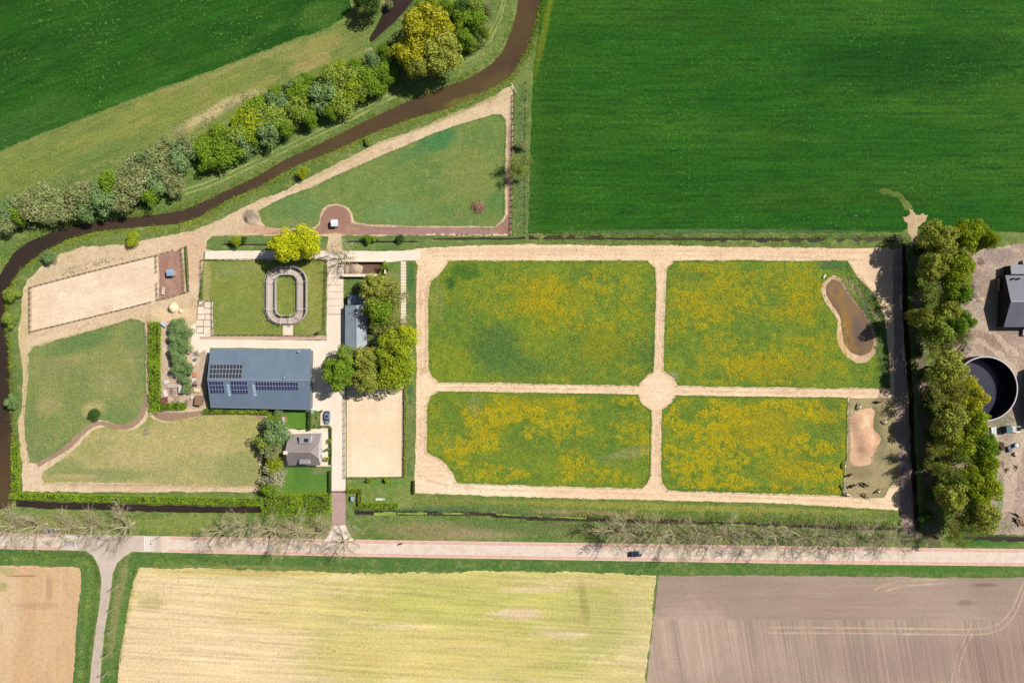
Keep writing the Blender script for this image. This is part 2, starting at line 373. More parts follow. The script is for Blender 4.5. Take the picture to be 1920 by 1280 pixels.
fl = ground_mat('grass_ley', (32, 86, 16), (22, 74, 14), (44, 94, 24), big=.04, mid=.2, fine=1.2, amp=.34, stretch=(.3, 1.4, 1), rot=-.32, streak=.16, bump=.4, speck=((84, 124, 46), .9, .6),
    spots=[(300, 150, 330, 10, .42, (56, 104, 30), .35), (600, 30, 60, 30, .4, (70, 112, 36), .6), (60, 230, 120, 40, .4, (60, 106, 40), .5)])
sheet('field', [(-60, 312), (0, 283), (70, 254), (150, 223), (262, 181), (325, 157), (400, 131), (480, 101), (555, 72), (605, 56), (642, 35), (657, 16), (655, 0), (660, -60), (-60, -60)], 2, fl, .4, 'dark green grass field at the top left beyond the wood', 'field')
md = ground_mat('dry_meadow', (124, 138, 64), (108, 128, 60), (142, 142, 72), big=.05, mid=.25, fine=1.4, amp=.3, stretch=(.35, 1.2, 1), rot=-.42, streak=.1,
    spots=[(400, 210, 90, 13, .5, (196, 178, 128), .8, .35), (470, 180, 30, 12, .5, (190, 172, 120), .8), (200, 290, 130, 30, .35, (98, 124, 58), .7), (420, 130, 200, 10, .33, (150, 148, 88), .5), (70, 320, 80, 40, .3, (120, 138, 62), .6), (600, 90, 60, 22, .4, (150, 146, 78), .7), (580, 120, 50, 14, .4, (170, 152, 92), .7), (670, 60, 30, 40, 0, (110, 128, 62), .7), (700, 95, 20, 8, .3, (190, 175, 130), .6)])
sheet('meadow', [(-60, 316), (0, 287), (70, 258), (150, 227), (262, 185), (325, 161), (400, 135), (480, 105), (555, 76), (605, 60), (646, 37), (662, 18), (668, -10), (700, -8), (708, 20), (690, 55), (682, 84), (700, 92), (672, 112), (640, 118), (600, 140), (540, 158), (490, 180), (470, 205), (420, 238), (350, 262), (260, 285), (170, 305), (90, 335), (40, 362), (-60, 400)], 1, md, .45, 'dry olive meadow strip between the top left field and the riverside wood', 'meadow')
# --- water
wr = water_mat('river_water', (84, 69, 43), (74, 61, 40), spots=[(0, 560, 320, 300, 0, (50, 43, 35), .95, .2), (330, 400, 220, 60, .2, (66, 54, 42), .8), (868, 187, 44, 9, .3, (108, 104, 40), .9, .6), (930, 155, 40, 20, .6, (98, 84, 46), .6)])
sheet('river', grow(RIVER, 4), 0, wr, 0, 'muddy brown river that winds from the top down the left edge', 'river', dz=-.95)
wd = water_mat('ditch_water', (52, 42, 36), (44, 38, 32), rough=.15)
sheet('pool', grow(INLET, 4), 0, wd, 0, 'narrow pool of dark brown water in the wood at the top', 'water', dz=-.8)
wp = water_mat('pond_water', (122, 96, 60), (110, 88, 62), rough=.2, spots=[(1570, 550, 16, 24, .5, (146, 106, 40), .7), (1592, 610, 10, 50, .3, (150, 108, 36), .75), (1600, 650, 26, 10, 0, (140, 104, 44), .7), (1612, 625, 16, 34, .2, (98, 82, 70), .9), (1568, 545, 7, 12, 0, (104, 90, 60), .8)])
sheet('pond', grow(POND, 2), 0, wp, 0, 'brown pond with a sandy rim in the flower meadow', 'pond', dz=-.3)
mud = water_mat('slack_water', (64, 56, 44), (48, 44, 36), rough=.15)
duck = ground_mat('duckweed', (150, 172, 76), (128, 156, 66), None, fine=2.5, amp=.2, bump=.1)
for i, (line, hw, dep) in enumerate(DITCHES):
    if i in (0, 1, 2, 3, 6, 7, 8):
        sheet('ditch', strip(smooth_line(line, 1), hw*2.0*S), 0, wd if i in (0, 3) else mud, 0, ['dark ditch along the hedge at the lower left', 'narrow ditch with duckweed north of the road', 'dark ditch along the south edge of the big crop field', 'dark ditch beside the farm track on the right', '', '', 'short shaded ditch in the bank left of the tall lime tree', 'shaded ditch along the bank below the triangular paddock', 'ditch beside the road at the lower right'][i], 'ditch', dz=-dep*.62)
for a, bq, w in ((700, 742, 8), (745, 800, 4), (810, 880, 2), (930, 1100, 2.2), (1330, 1420, 1.6), (1440, 1560, 1.6)):
    y = lambda x: 963+max(0, x-900)*.045
    sheet('duckweed', strip([(a+(bq-a)*t/6, y(a+(bq-a)*t/6)+(1.2 if w > 5 else 0)) for t in range(7)], w), 6, duck, .3, 'light green duckweed afloat on the ditch north of the road', 'duckweed', kind='stuff', dz=-.5)
# --- worn sand and dirt
sandc = ((226, 196, 160), (236, 208, 174), (212, 180, 146))
dirt = ground_mat('worn_sand', (214, 188, 150), (226, 200, 164), (198, 168, 132), big=.06, mid=.3, fine=1.3, amp=.18, bump=.3, speck=((140, 112, 82), 1.3, .67),
    spots=[(480, 430, 40, 9, 0, (206, 160, 128), .7), (360, 480, 40, 60, 0, (218, 180, 146), .6), (80, 560, 50, 50, 0, (206, 184, 140), .7), (42, 700, 12, 200, 0, (206, 184, 130), .7), (850, 235, 120, 12, .38, (222, 200, 160), .6), (830, 222, 160, 6, .38, (168, 158, 104), .8), (640, 305, 120, 8, .5, (180, 166, 112), .6), (62, 890, 26, 26, 0, (226, 200, 168), .8), (956, 340, 6, 140, 0, (160, 124, 112), .8), (280, 640, 8, 70, 0, (186, 152, 128), .7), (330, 590, 60, 16, 0, (236, 204, 158), .7), (170, 660, 130, 6, .2, (190, 172, 124), .6), (300, 911, 180, 6, 0, (204, 172, 134), .7), (930, 430, 40, 8, 0, (200, 172, 140), .6), (120, 500, 70, 16, .3, (206, 186, 146), .6), (140, 630, 80, 6, .24, (178, 164, 110), .5)])
sheet('sand_path', [(962, 160), (945, 168), (927, 180), (880, 202), (840, 217), (790, 240), (720, 262), (665, 290), (607, 320), (570, 338), (537, 357), (493, 372), (460, 387), (412, 412), (362, 432), (300, 445), (245, 457), (150, 464), (112, 477), (78, 500), (50, 527), (42, 545), (40, 582), (34, 640), (42, 690), (43, 750), (34, 792), (38, 832), (41, 872), (42, 922), (487, 922), (487, 900), (500, 780), (392, 770), (362, 640), (372, 560), (380, 490), (383, 452), (392, 442), (500, 441), (700, 442), (958, 442), (961, 300)], 2, dirt, .4, 'pale worn sand path that runs beside the river and round the paddocks', 'path')
red = ground_mat('red_pad', (166, 128, 108), (154, 118, 102), (176, 140, 120), big=.1, fine=1.2, amp=.12, bump=.15, spots=[(480, 432, 60, 8, 0, (216, 172, 134), .8), (800, 434, 160, 6, 0, (162, 130, 126), .9), (630, 440, 40, 6, 0, (182, 144, 112), .7)])
sheet('dirt_path', [(488, 427), (514, 430), (560, 430), (592, 429), (600, 420), (602, 408), (608, 394), (618, 387), (630, 385), (644, 388), (654, 396), (659, 412), (660, 419), (690, 424), (780, 427), (882, 427), (928, 427), (944, 416), (950, 404), (957, 404), (956, 440), (860, 440), (700, 440), (560, 440), (488, 440)], 3, red, .2, 'reddish dirt path with a round bay below the triangular paddock', 'path')
lawn = lambda nm, a, b_, c_, sp=(), **k: ground_mat(nm, a, b_, c_, big=k.get('big', .06), mid=.3, fine=1.5, amp=k.get('amp', .26), spots=sp, bump=.35, speck=k.get('speck'), stretch=k.get('stretch'), rot=k.get('rot', 0))
tri = lawn('paddock_grass', (112, 136, 68), (98, 128, 62), (130, 142, 76), [(820, 265, 50, 20, .4, (62, 122, 66), .9), (770, 290, 50, 12, .45, (84, 124, 68), .7), (930, 380, 24, 26, 0, (84, 126, 62), .8), (880, 330, 60, 60, 0, (128, 140, 70), .6), (560, 390, 60, 30, 0, (98, 134, 74), .7), (740, 400, 60, 26, 0, (106, 142, 80), .7), (560, 418, 70, 10, 0, (130, 140, 84), .5)])
sheet('paddock', [(485, 395), (508, 382), (537, 368), (587, 350), (642, 324), (720, 290), (752, 277), (805, 253), (850, 237), (895, 224), (925, 215), (940, 215), (947, 223), (950, 240), (948, 290), (947, 400), (942, 412), (928, 425), (882, 424), (780, 424), (700, 421), (664, 416), (660, 400), (654, 391), (644, 385), (630, 382), (616, 384), (606, 391), (600, 405), (598, 418), (590, 426), (560, 428), (514, 428), (499, 426), (490, 417), (487, 405)], 4, tri, .22, 'triangular green paddock below the river', 'paddock')
arena = ground_mat('riding_sand', (244, 222, 190), (236, 208, 174), (248, 228, 196), big=.09, fine=1.2, amp=.1, bump=.25, rot=-.24, streak=.05, spots=[(95, 560, 14, 12, 0, (228, 198, 166), .6), (180, 560, 60, 20, .3, (246, 222, 190), .6), (140, 540, 60, 10, -.3, (236, 206, 174), .5), (260, 520, 40, 40, 0, (236, 206, 176), .7), (200, 580, 14, 6, 0, (224, 192, 160), .5)])
sheet('riding_arena', [(60, 538), (130, 520), (220, 498), (293, 480), (297, 520), (296, 562), (250, 574), (150, 599), (60, 620)], 4, arena, .1, 'sandy riding arena by the river bend at the left', 'riding arena')
pad2 = ground_mat('red_yard', (168, 130, 112), (158, 120, 106), (182, 146, 126), big=.1, fine=1.2, amp=.12, bump=.15, spots=[(345, 500, 10, 50, 0, (190, 150, 126), .5), (310, 545, 10, 16, 0, (150, 124, 98), .6)])
sheet('feeding_yard', [(297, 480), (327, 471), (340, 466), (345, 500), (347, 549), (329, 555), (298, 562), (299, 520)], 5, pad2, .15, 'reddish yard with a blue roofed feeder beside the left arena', 'yard')
grs = lawn('strip_grass', (84, 116, 44), (72, 108, 40), (110, 128, 56))
sheet('grass_strip', [(344, 464), (351, 462), (355, 545), (349, 548)], 6, grs, .15, 'narrow green strip at the right edge of the reddish feeding yard', 'grass')
lp = lawn('lawn_paddock', (132, 142, 64), (118, 136, 58), (146, 148, 74), [(388, 525, 10, 50, 0, (168, 160, 98), .8), (440, 505, 50, 14, 0, (132, 146, 84), .7), (585, 560, 22, 70, 0, (142, 144, 70), .7), (450, 580, 40, 40, 0, (122, 140, 62), .7), (590, 620, 20, 10, 0, (150, 146, 88), .6)])
sheet('paddock', [(381, 489), (500, 487), (611, 486), (608, 617), (594, 628), (500, 627), (401, 627), (400, 564), (380, 562)], 4, lp, .12, 'square lawn paddock round the oval horse walker', 'paddock')
spots_l = [(90, 760, 30, 20, 0, (164, 156, 100), .6), (210, 720, 40, 30, 0, (156, 152, 96), .6), (120, 680, 60, 14, .2, (158, 154, 98), .5), (245, 660, 12, 40, 0, (160, 154, 100), .5), (270, 700, 20, 40, 0, (116, 136, 76), .6), (60, 780, 14, 60, 0, (112, 132, 70), .7), (70, 850, 30, 20, 0, (118, 130, 80), .6), (176, 768, 26, 20, .2, (176, 166, 106), .9, .3), (100, 690, 50, 20, 0, (128, 138, 80), .7), (140, 840, 60, 20, .5, (84, 120, 66), .8), (150, 640, 80, 20, .3, (94, 126, 66), .8), (250, 630, 26, 40, 0, (112, 134, 74), .8), (220, 780, 50, 16, 0, (104, 132, 74), .6)]
swn = lawn('paddock_upper', (134, 144, 80), (120, 138, 74), (148, 148, 86), spots_l, speck=((196, 196, 130), 1.3, .68))
sheet('paddock', [(62, 650), (100, 640), (160, 624), (220, 606), (246, 597), (262, 599), (272, 606), (275, 640), (274, 760), (262, 782), (245, 796), (225, 798), (205, 790), (188, 786), (165, 797), (140, 828), (110, 850), (75, 868), (56, 868), (46, 820), (47, 760), (53, 700), (54, 662)], 4, swn, .35, 'green paddock with one round bush below the left arena', 'paddock')
sws = lawn('paddock_lower', (174, 166, 104), (160, 158, 96), (184, 170, 112), [(120, 880, 60, 24, 0, (132, 146, 86), .8), (450, 880, 60, 40, 0, (140, 148, 88), .8), (210, 890, 80, 14, 0, (124, 142, 82), .7), (300, 830, 120, 30, 0, (186, 172, 112), .6), (250, 860, 60, 18, 0, (192, 174, 118), .6), (400, 840, 40, 20, 0, (190, 174, 116), .6), (140, 893, 50, 6, 0, (190, 170, 118), .6), (380, 790, 60, 10, 0, (184, 168, 106), .6), (170, 905, 40, 3, 0, (92, 122, 72), .9), (460, 800, 40, 20, 0, (160, 160, 86), .6), (275, 790, 16, 12, 0, (130, 146, 80), .7), (180, 840, 40, 14, .4, (150, 152, 88), .6)])
sheet('paddock', [(80, 885), (115, 862), (150, 832), (175, 806), (200, 800), (225, 806), (250, 806), (268, 794), (280, 775), (288, 786), (310, 792), (360, 784), (420, 772), (490, 778), (500, 800), (484, 830), (488, 880), (484, 912), (300, 907), (130, 903), (84, 905), (76, 896)], 4, sws, .35, 'yellowish dry paddock at the lower left', 'paddock')
tr = ground_mat('brown_track', (156, 130, 106), (168, 140, 116), (148, 126, 100), fine=1.3, amp=.14, bump=.15)
sheet('dirt_path', strip(smooth_line([(70, 872), (95, 858), (125, 840), (150, 815), (170, 798), (190, 792), (212, 799), (235, 802), (256, 792), (270, 770), (277, 740)], 2), 9), 5, tr, .3, 'winding brown horse trail between the two left paddocks', 'path')
sheet('dirt_path', smooth_poly([(280, 768), (284, 776), (300, 788), (330, 790), (370, 780), (420, 777), (470, 776), (496, 790), (499, 780), (470, 770), (400, 770), (350, 772), (310, 774), (290, 760), (285, 690), (281, 610), (276, 604), (277, 680)], 1), 5, tr, .3, 'brown trail along the south side of the hedges and barn', 'path')
# --- concrete yards and drives
con = plain('concrete', (250, 234, 214), .85, .2, .05, .8, c2=(246, 226, 202))
con2 = plain('concrete_slab', (248, 230, 206), .85, .2, .06, 1.2, c2=(242, 220, 194))
pinkc = ground_mat('pink_gravel', (214, 184, 160), (204, 170, 148), None, fine=1.5, amp=.1, bump=.15)
sheet('farmyard', [(384, 470), (480, 470), (620, 470), (700, 471), (788, 470), (788, 487), (755, 489), (722, 492), (645, 492), (644, 560), (648, 640), (648, 700), (648, 780), (648, 922), (622, 922), (622, 772), (604, 772), (583, 768), (583, 654), (460, 652), (394, 652), (386, 700), (372, 735), (362, 735), (358, 610), (372, 602), (374, 562), (399, 564), (400, 634), (500, 637), (612, 638), (614, 490), (612, 486), (500, 487), (384, 487)], 5, con, .12, 'pale concrete farmyard between the barn, the stable and the house', 'yard')
sheet('gravel_strip', [(374, 631), (400, 629), (500, 629), (594, 629), (612, 629), (612, 637), (500, 637), (374, 636)], 7, pinkc, .1, 'pinkish gravel strip along the south side of the lawn paddock', 'gravel')
brick = plain('clinker', (190, 158, 148), .85, .2, .1, 2.0, c2=(178, 148, 142))
sheet('driveway', [(622, 920), (648, 920), (648, 985), (660, 1008), (668, 1014), (604, 1013), (612, 1006), (622, 985)], 6, brick, .06, 'mauve brick driveway from the gate down to the road', 'driveway')
sheet('driveway', [(624, 985), (648, 984), (656, 1004), (664, 1013), (608, 1013), (618, 1002)], 7, con, .1, 'pale concrete mouth of the brick driveway at the road', 'driveway')
bed = ground_mat('dusty_earth', (206, 182, 156), (190, 164, 138), (220, 198, 172), fine=1.4, amp=.2, bump=.3)
sheet('junk_ground', [(305, 604), (318, 600), (318, 640), (358, 700), (364, 690), (372, 662), (386, 655), (388, 700), (384, 766), (300, 768)], 6, bed, .25, 'dusty ground strewn with scrap west of the barn', 'ground')
sar = ground_mat('arena_sand', (250, 230, 194), (244, 218, 180), None, big=.08, fine=1.2, amp=.07, bump=.2, rot=1.57, streak=.04, spots=[(700, 760, 50, 20, 0, (238, 210, 174), .5), (655, 810, 6, 90, 0, (236, 206, 170), .5), (750, 810, 6, 90, 0, (236, 206, 170), .5)])
sheet('riding_arena', [(650, 723), (757, 724), (755, 893), (650, 894)], 6, sar, .06, 'rectangular cream sand arena beside the driveway', 'riding arena')
joint = ground_mat('joint_earth', (176, 152, 128), (160, 138, 116), None, fine=2, amp=.15)
sheet('paving_bed', [(614.5, 499), (643.5, 499), (643.5, 590), (614.5, 590)], 6, joint, .03, 'earth bed under the large slabs of the lane', 'ground')
sheet('paving_bed', [(368, 589), (371, 574), (384, 564), (397.5, 564), (397.5, 627), (368, 625)], 6, joint, .05, 'earth bed under the slabs left of the lawn paddock', 'ground')
gb = lawn('yard_grass', (104, 132, 66), (92, 122, 58), (132, 138, 82))
sheet('grass_bank', [(383, 442), (500, 443), (700, 444), (780, 446), (960, 443), (990, 444), (990, 452), (900, 455), (780, 462), (640, 467), (520, 468), (400, 467), (384, 462)], 4, gb, .2, 'green bank with shrubs between the red path and the farm track', 'grass')
sheet('dirt_crossing', [(616, 438), (640, 438), (642, 474), (612, 474)], 6, dirt, .3, 'short tan dirt crossing over the bank above the farm lane', 'path')
sheet('dirt_patch', [(376, 440), (402, 440), (388, 452), (386, 466), (402, 470), (376, 474)], 6, dirt, .3, 'tan dirt at the rounded left end of the green bank', 'path')
gd = lawn('shrub_grass', (60, 104, 50), (78, 112, 56), (100, 122, 66))
sheet('lawn', [(722, 490), (780, 489), (778, 560), (777, 640), (776, 800), (776, 925), (764, 925), (762, 720), (700, 700), (690, 560), (722, 520)], 4, lawn('orchard_grass', (124, 136, 76), (92, 118, 60), (76, 112, 56), [(770, 520, 8, 40, 0, (58, 108, 50), .8), (768, 720, 8, 30, 0, (70, 110, 70), .8), (745, 500, 10, 12, 0, (110, 144, 56), .7)]), .15, 'grass under the trees beside the stable', 'grass')
sheet('lawn', [(536, 771), (579, 770), (579, 804), (560, 806), (536, 800)], 6, lawn('garden_lawn', (92, 138, 46), (82, 130, 44), None, amp=.14), .06, 'small bright green lawn behind the barn', 'lawn')
sheet('lawn', [(530, 876), (560, 874), (618, 876), (618, 924), (560, 926), (530, 920)], 6, lawn('house_lawn', (92, 134, 48), (78, 124, 46), (98, 138, 54), [(600, 882, 20, 8, 0, (128, 128, 90), .7)], amp=.14), .08, 'green lawn south of the house', 'lawn')
sheet('terrace', [(541, 804), (601, 804), (601, 768), (623, 771), (623, 798), (620, 801), (620, 874), (530, 874), (531, 808)], 6, con2, .05, 'pale paved terrace round the house', 'terrace')
sheet('lawn', [(648, 898), (776, 896), (776, 928), (770, 952), (690, 955), (668, 952), (652, 922)], 5, lawn('front_grass', (126, 142, 72), (104, 132, 58), (142, 146, 88), [(720, 905, 60, 8, 0, (92, 134, 50), .7)]), .2, 'rough lawn between the driveway and the sand track', 'lawn')
# --- sand track with the four meadows
trk = ground_mat('track_sand', (248, 218, 178), (242, 208, 168), (234, 200, 160), big=.05, mid=.3, fine=1.3, amp=.13, bump=.3, streak=.05, speck=((170, 130, 98), 1.3, .68),
    spots=[(1660, 500, 40, 50, 0, (222, 188, 158), .8), (1000, 470, 220, 7, 0, (226, 190, 154), .7), (900, 915, 140, 30, 0, (246, 226, 192), .8), (1233, 731, 30, 30, 0, (244, 218, 186), .7), (1450, 468, 220, 12, 0, (230, 196, 160), .7), (1230, 600, 10, 90, 0, (230, 198, 164), .6)])
sheet('sand_track', [(752, 472), (790, 464), (900, 461), (1000, 458), (1130, 460), (1250, 460), (1390, 464), (1500, 464), (1600, 466), (1662, 463), (1680, 470), (1690, 560), (1698, 740), (1700, 900), (1702, 962), (1680, 956), (1500, 945), (1250, 937), (1000, 932), (820, 926), (777, 924), (779, 850), (781, 700), (780, 560), (783, 498), (778, 489), (756, 488)], 3, trk, .3, 'broad sand track framing the four flower meadows', 'track')
worn = ground_mat('worn_rut', (232, 198, 160), (222, 188, 152), (240, 210, 172), fine=1.4, amp=.14, bump=.3)
for q_, w_, l_ in (([(800, 471), (1000, 467), (1200, 469), (1400, 473), (1640, 474)], 3, 'upper worn rut along the north side of the sand track'), ([(810, 480), (1000, 477), (1250, 478), (1500, 481), (1650, 490)], 3, 'lower worn rut along the north side of the sand track'),
    ([(788, 500), (788, 620), (790, 760), (788, 840)], 3, 'left worn rut along the west side of the sand track'), ([(797, 540), (797, 640), (795, 700)], 2.5, 'right worn rut along the west side of the sand track'), ([(800, 900), (860, 914), (1000, 920), (1250, 927), (1500, 936), (1660, 944)], 3, 'worn rut along the south side of the sand track'),
    ([(830, 725), (1000, 728), (1190, 731)], 3, 'worn rut in the middle path left of the round crossing'), ([(1272, 733), (1450, 735), (1660, 737)], 3, 'worn rut in the middle path right of the round crossing'), ([(1240, 500), (1238, 600), (1234, 694)], 3, 'worn rut in the short path above the round crossing'), ([(1231, 770), (1230, 860), (1229, 920)], 3, 'worn rut in the short path below the round crossing')):
    sheet('wheel_rut', strip(smooth_line(q_, 2), w_), 4, worn, .7, l_, 'wheel rut')
def meadow_mat(nm, extra):
    return ground_mat(nm, (112, 136, 38), (90, 124, 42), (136, 142, 36), big=.07, mid=.3, fine=1.5, amp=.34, bump=.45, spots=extra, speck=((176, 168, 46), 1.1, .66))
M1 = [(842, 489), (1000, 489), (1214, 489), (1229, 502), (1230, 560), (1227, 650), (1226, 697), (1212, 705), (1201, 715), (1198, 723), (1100, 721), (950, 718), (822, 716), (810, 706), (803, 694), (803, 610), (804, 540), (808, 527), (824, 515), (836, 500)]
M2 = [(1264, 489), (1400, 488), (1510, 489), (1590, 489), (1608, 520), (1640, 550), (1660, 600), (1668, 680), (1669, 728), (1500, 727), (1270, 723), (1264, 710), (1250, 699), (1244, 694), (1246, 600), (1250, 505), (1256, 499)]
M3 = [(822, 733), (1000, 736), (1197, 739), (1203, 756), (1216, 766), (1222, 769), (1221, 850), (1220, 890), (1214, 905), (1203, 916), (1000, 910), (856, 905), (848, 885), (828, 862), (800, 848), (800, 790), (801, 760), (809, 742)]
M4 = [(1268, 741), (1400, 743), (1590, 745), (1588, 850), (1580, 929), (1400, 924), (1252, 919), (1242, 904), (1239, 890), (1240, 800), (1241, 768), (1256, 758), (1265, 747)]
sheet('meadow', M1, 5, meadow_mat('meadow_one', [(870, 510, 40, 22, 0, (64, 108, 34), .9), (930, 650, 60, 50, 0, (72, 110, 48), .9), (990, 690, 120, 20, 0, (76, 114, 50), .7), (1030, 560, 80, 50, 0, (138, 138, 26), .7), (1215, 660, 16, 60, 0, (74, 112, 48), .8), (820, 560, 16, 50, 0, (126, 138, 66), .7), (1110, 520, 60, 16, 0, (80, 118, 48), .6), (1130, 650, 60, 40, 0, (128, 132, 30), .6), (845, 530, 14, 14, 0, (44, 92, 34), .9)]), .26, 'flower meadow at the top left of the four', 'meadow')
sheet('meadow', M2, 5, meadow_mat('meadow_two', [(1320, 560, 80, 50, 0, (136, 138, 30), .6), (1500, 560, 50, 60, 0, (128, 134, 28), .6), (1450, 690, 120, 26, 0, (140, 138, 28), .7), (1640, 610, 22, 100, .3, (78, 104, 50), .95, .3), (1660, 700, 16, 40, 0, (84, 108, 56), .8), (1560, 497, 40, 10, 0, (66, 112, 52), .9), (1600, 540, 30, 10, -.9, (160, 154, 104), .7), (1640, 590, 30, 5, -1.0, (164, 158, 108), .7), (1262, 706, 14, 10, -.7, (142, 146, 106), .8), (1300, 515, 50, 14, 0, (84, 118, 40), .7)]), .26, 'flower meadow with the pond, at the top right of the four', 'meadow')
sheet('meadow', M3, 5, meadow_mat('meadow_three', [(890, 760, 18, 26, 0, (118, 134, 66), .9, .2), (840, 830, 40, 20, 0, (112, 134, 48), .8), (1050, 830, 90, 20, 0, (96, 126, 44), .7), (1180, 850, 60, 12, .2, (136, 144, 84), .7), (1000, 760, 120, 14, 0, (142, 138, 26), .7), (870, 850, 20, 20, 0, (140, 140, 30), .6), (1180, 760, 20, 10, 0, (70, 112, 44), .8), (920, 800, 40, 26, 0, (136, 136, 30), .6)]), .26, 'flower meadow at the lower left of the four', 'meadow')
sheet('meadow', M4, 5, meadow_mat('meadow_four', [(1420, 800, 90, 50, 0, (160, 148, 22), .7), (1550, 770, 26, 22, 0, (84, 114, 48), .8), (1560, 800, 22, 30, 0, (104, 126, 40), .7), (1400, 917, 180, 6, 0, (74, 112, 44), .8), (1300, 780, 30, 16, 0, (92, 124, 40), .7), (1480, 880, 60, 30, 0, (150, 140, 24), .6)]), .26, 'flower meadow with the most yellow blooms, at the lower right of the four', 'meadow')
pen = ground_mat('grazed_pen', (166, 152, 110), (152, 142, 98), (178, 162, 120), big=.09, fine=1.4, amp=.2, bump=.3, spots=[(1640, 795, 12, 40, 0, (112, 112, 74), .8), (1650, 880, 20, 50, 0, (166, 152, 110), .7), (1610, 885, 30, 16, 0, (130, 120, 84), .7), (1650, 840, 14, 40, 0, (128, 122, 86), .7)])
sheet('horse_pen', [(1591, 746), (1678, 747), (1688, 800), (1690, 880), (1684, 902), (1672, 906), (1658, 932), (1630, 935), (1582, 930), (1588, 850)], 5, pen, .25, 'grazed bare pen with a sand hillock where the horses stand', 'horse pen')
psand = ground_mat('pinkish_sand', (228, 188, 150), (216, 170, 134), (234, 198, 162), big=.12, fine=1.4, amp=.14, bump=.3, spots=[(1644, 800, 8, 36, 0, (196, 148, 120), .7), (1640, 850, 8, 24, 0, (196, 148, 120), .7)])
sheet('sand_patch', smooth_poly([(1592, 776), (1616, 767), (1639, 764), (1639, 786), (1636, 804), (1648, 814), (1651, 825), (1643, 842), (1636, 868), (1620, 875), (1601, 872), (1592, 859), (1596, 832), (1593, 804)], 1), 7, psand, .4, 'pinkish bare sand on the hillock in the horse pen', 'sand')
pb = ground_mat('pond_sand', (214, 182, 146), (204, 170, 132), (222, 192, 158), fine=1.3, amp=.1, bump=.15, spots=[(1640, 620, 8, 60, .35, (190, 152, 122), .7)])
sheet('pond_bank', PONDBANK, 7, pb, .15, 'bare sandy rim round the pond', 'sand')
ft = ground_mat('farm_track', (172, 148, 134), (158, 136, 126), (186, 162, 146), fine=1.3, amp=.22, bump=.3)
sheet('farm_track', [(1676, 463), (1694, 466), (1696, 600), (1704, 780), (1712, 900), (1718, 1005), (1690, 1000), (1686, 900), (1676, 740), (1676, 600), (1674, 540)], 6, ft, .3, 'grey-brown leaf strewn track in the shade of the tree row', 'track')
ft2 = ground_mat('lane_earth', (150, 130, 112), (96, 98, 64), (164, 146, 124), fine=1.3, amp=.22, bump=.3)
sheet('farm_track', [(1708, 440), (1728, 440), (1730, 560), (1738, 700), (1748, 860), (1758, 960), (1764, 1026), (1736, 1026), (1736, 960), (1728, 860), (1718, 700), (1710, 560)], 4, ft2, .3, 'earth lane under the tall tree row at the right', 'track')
fan = ground_mat('wheel_sand', (196, 170, 132), (178, 150, 116), (206, 182, 146), fine=1.5, amp=.16, bump=.2)
sheet('sand_fan', [(1706, 444), (1704, 428), (1697, 414), (1686, 402), (1698, 405), (1708, 404), (1706, 392), (1712, 392), (1716, 404), (1726, 402), (1742, 401), (1732, 414), (1724, 428), (1722, 444)], 5, fan, 1.1, 'fan of pale wheel ruts where the lane opens into the crop field', 'track')
sheet('wheel_track', strip(smooth_line([(1640, 361), (1656, 356), (1676, 362), (1694, 374), (1706, 392)], 2), (3, 12)), 4, ground_mat('thin_crop', (110, 124, 56), (70, 104, 38), None, fine=1.4, amp=.25), .8, 'faint curved wheel track in the big crop field', 'track')
fy = ground_mat('farm_dirt', (182, 162, 142), (160, 138, 122), (200, 180, 156), big=.08, mid=.3, fine=1.3, amp=.26, bump=.25, spots=[(1840, 605, 40, 12, .2, (186, 162, 134), .7), (1850, 640, 40, 20, -.4, (150, 124, 108), .7), (1830, 570, 24, 20, 0, (170, 156, 140), .7), (1885, 850, 30, 40, 0, (176, 160, 132), .7), (1850, 690, 60, 20, 0, (198, 178, 150), .6), (1870, 480, 40, 18, 0, (150, 134, 128), .7), (1880, 790, 30, 24, 0, (118, 122, 92), .8), (1900, 930, 20, 60, 0, (176, 154, 138), .7), (1875, 930, 8, 40, 0, (110, 134, 84), .8), (1870, 985, 40, 16, 0, (140, 140, 112), .8)])
sheet('farmyard', [(1760, 470), (1800, 462), (1850, 466), (1900, 458), (1970, 450), (1970, 1003), (1850, 1000), (1780, 960), (1770, 700)], 3, fy, .4, 'brown earth farmyard with the slurry tank at the right edge', 'yard')
yt = ground_mat('yard_track', (204, 184, 160), (190, 168, 146), None, fine=1.3, amp=.2, bump=.25)
for q_, w_, l_ in (([(1796, 590), (1830, 600), (1860, 620), (1885, 650), (1915, 668)], (4, 16), 'pale tyre worn sweep between the anthracite barn and the tank'), ([(1830, 640), (1860, 650), (1900, 690), (1920, 720)], (8, 14), 'pale worn sweep right of the log stack'), ([(1912, 790), (1908, 850), (1895, 900), (1888, 960)], 20, 'pale worn lane leading down the right farmyard')):
    sheet('wheel_track', strip(smooth_line(q_, 2), w_), 4, yt, 1.0, l_, 'track')
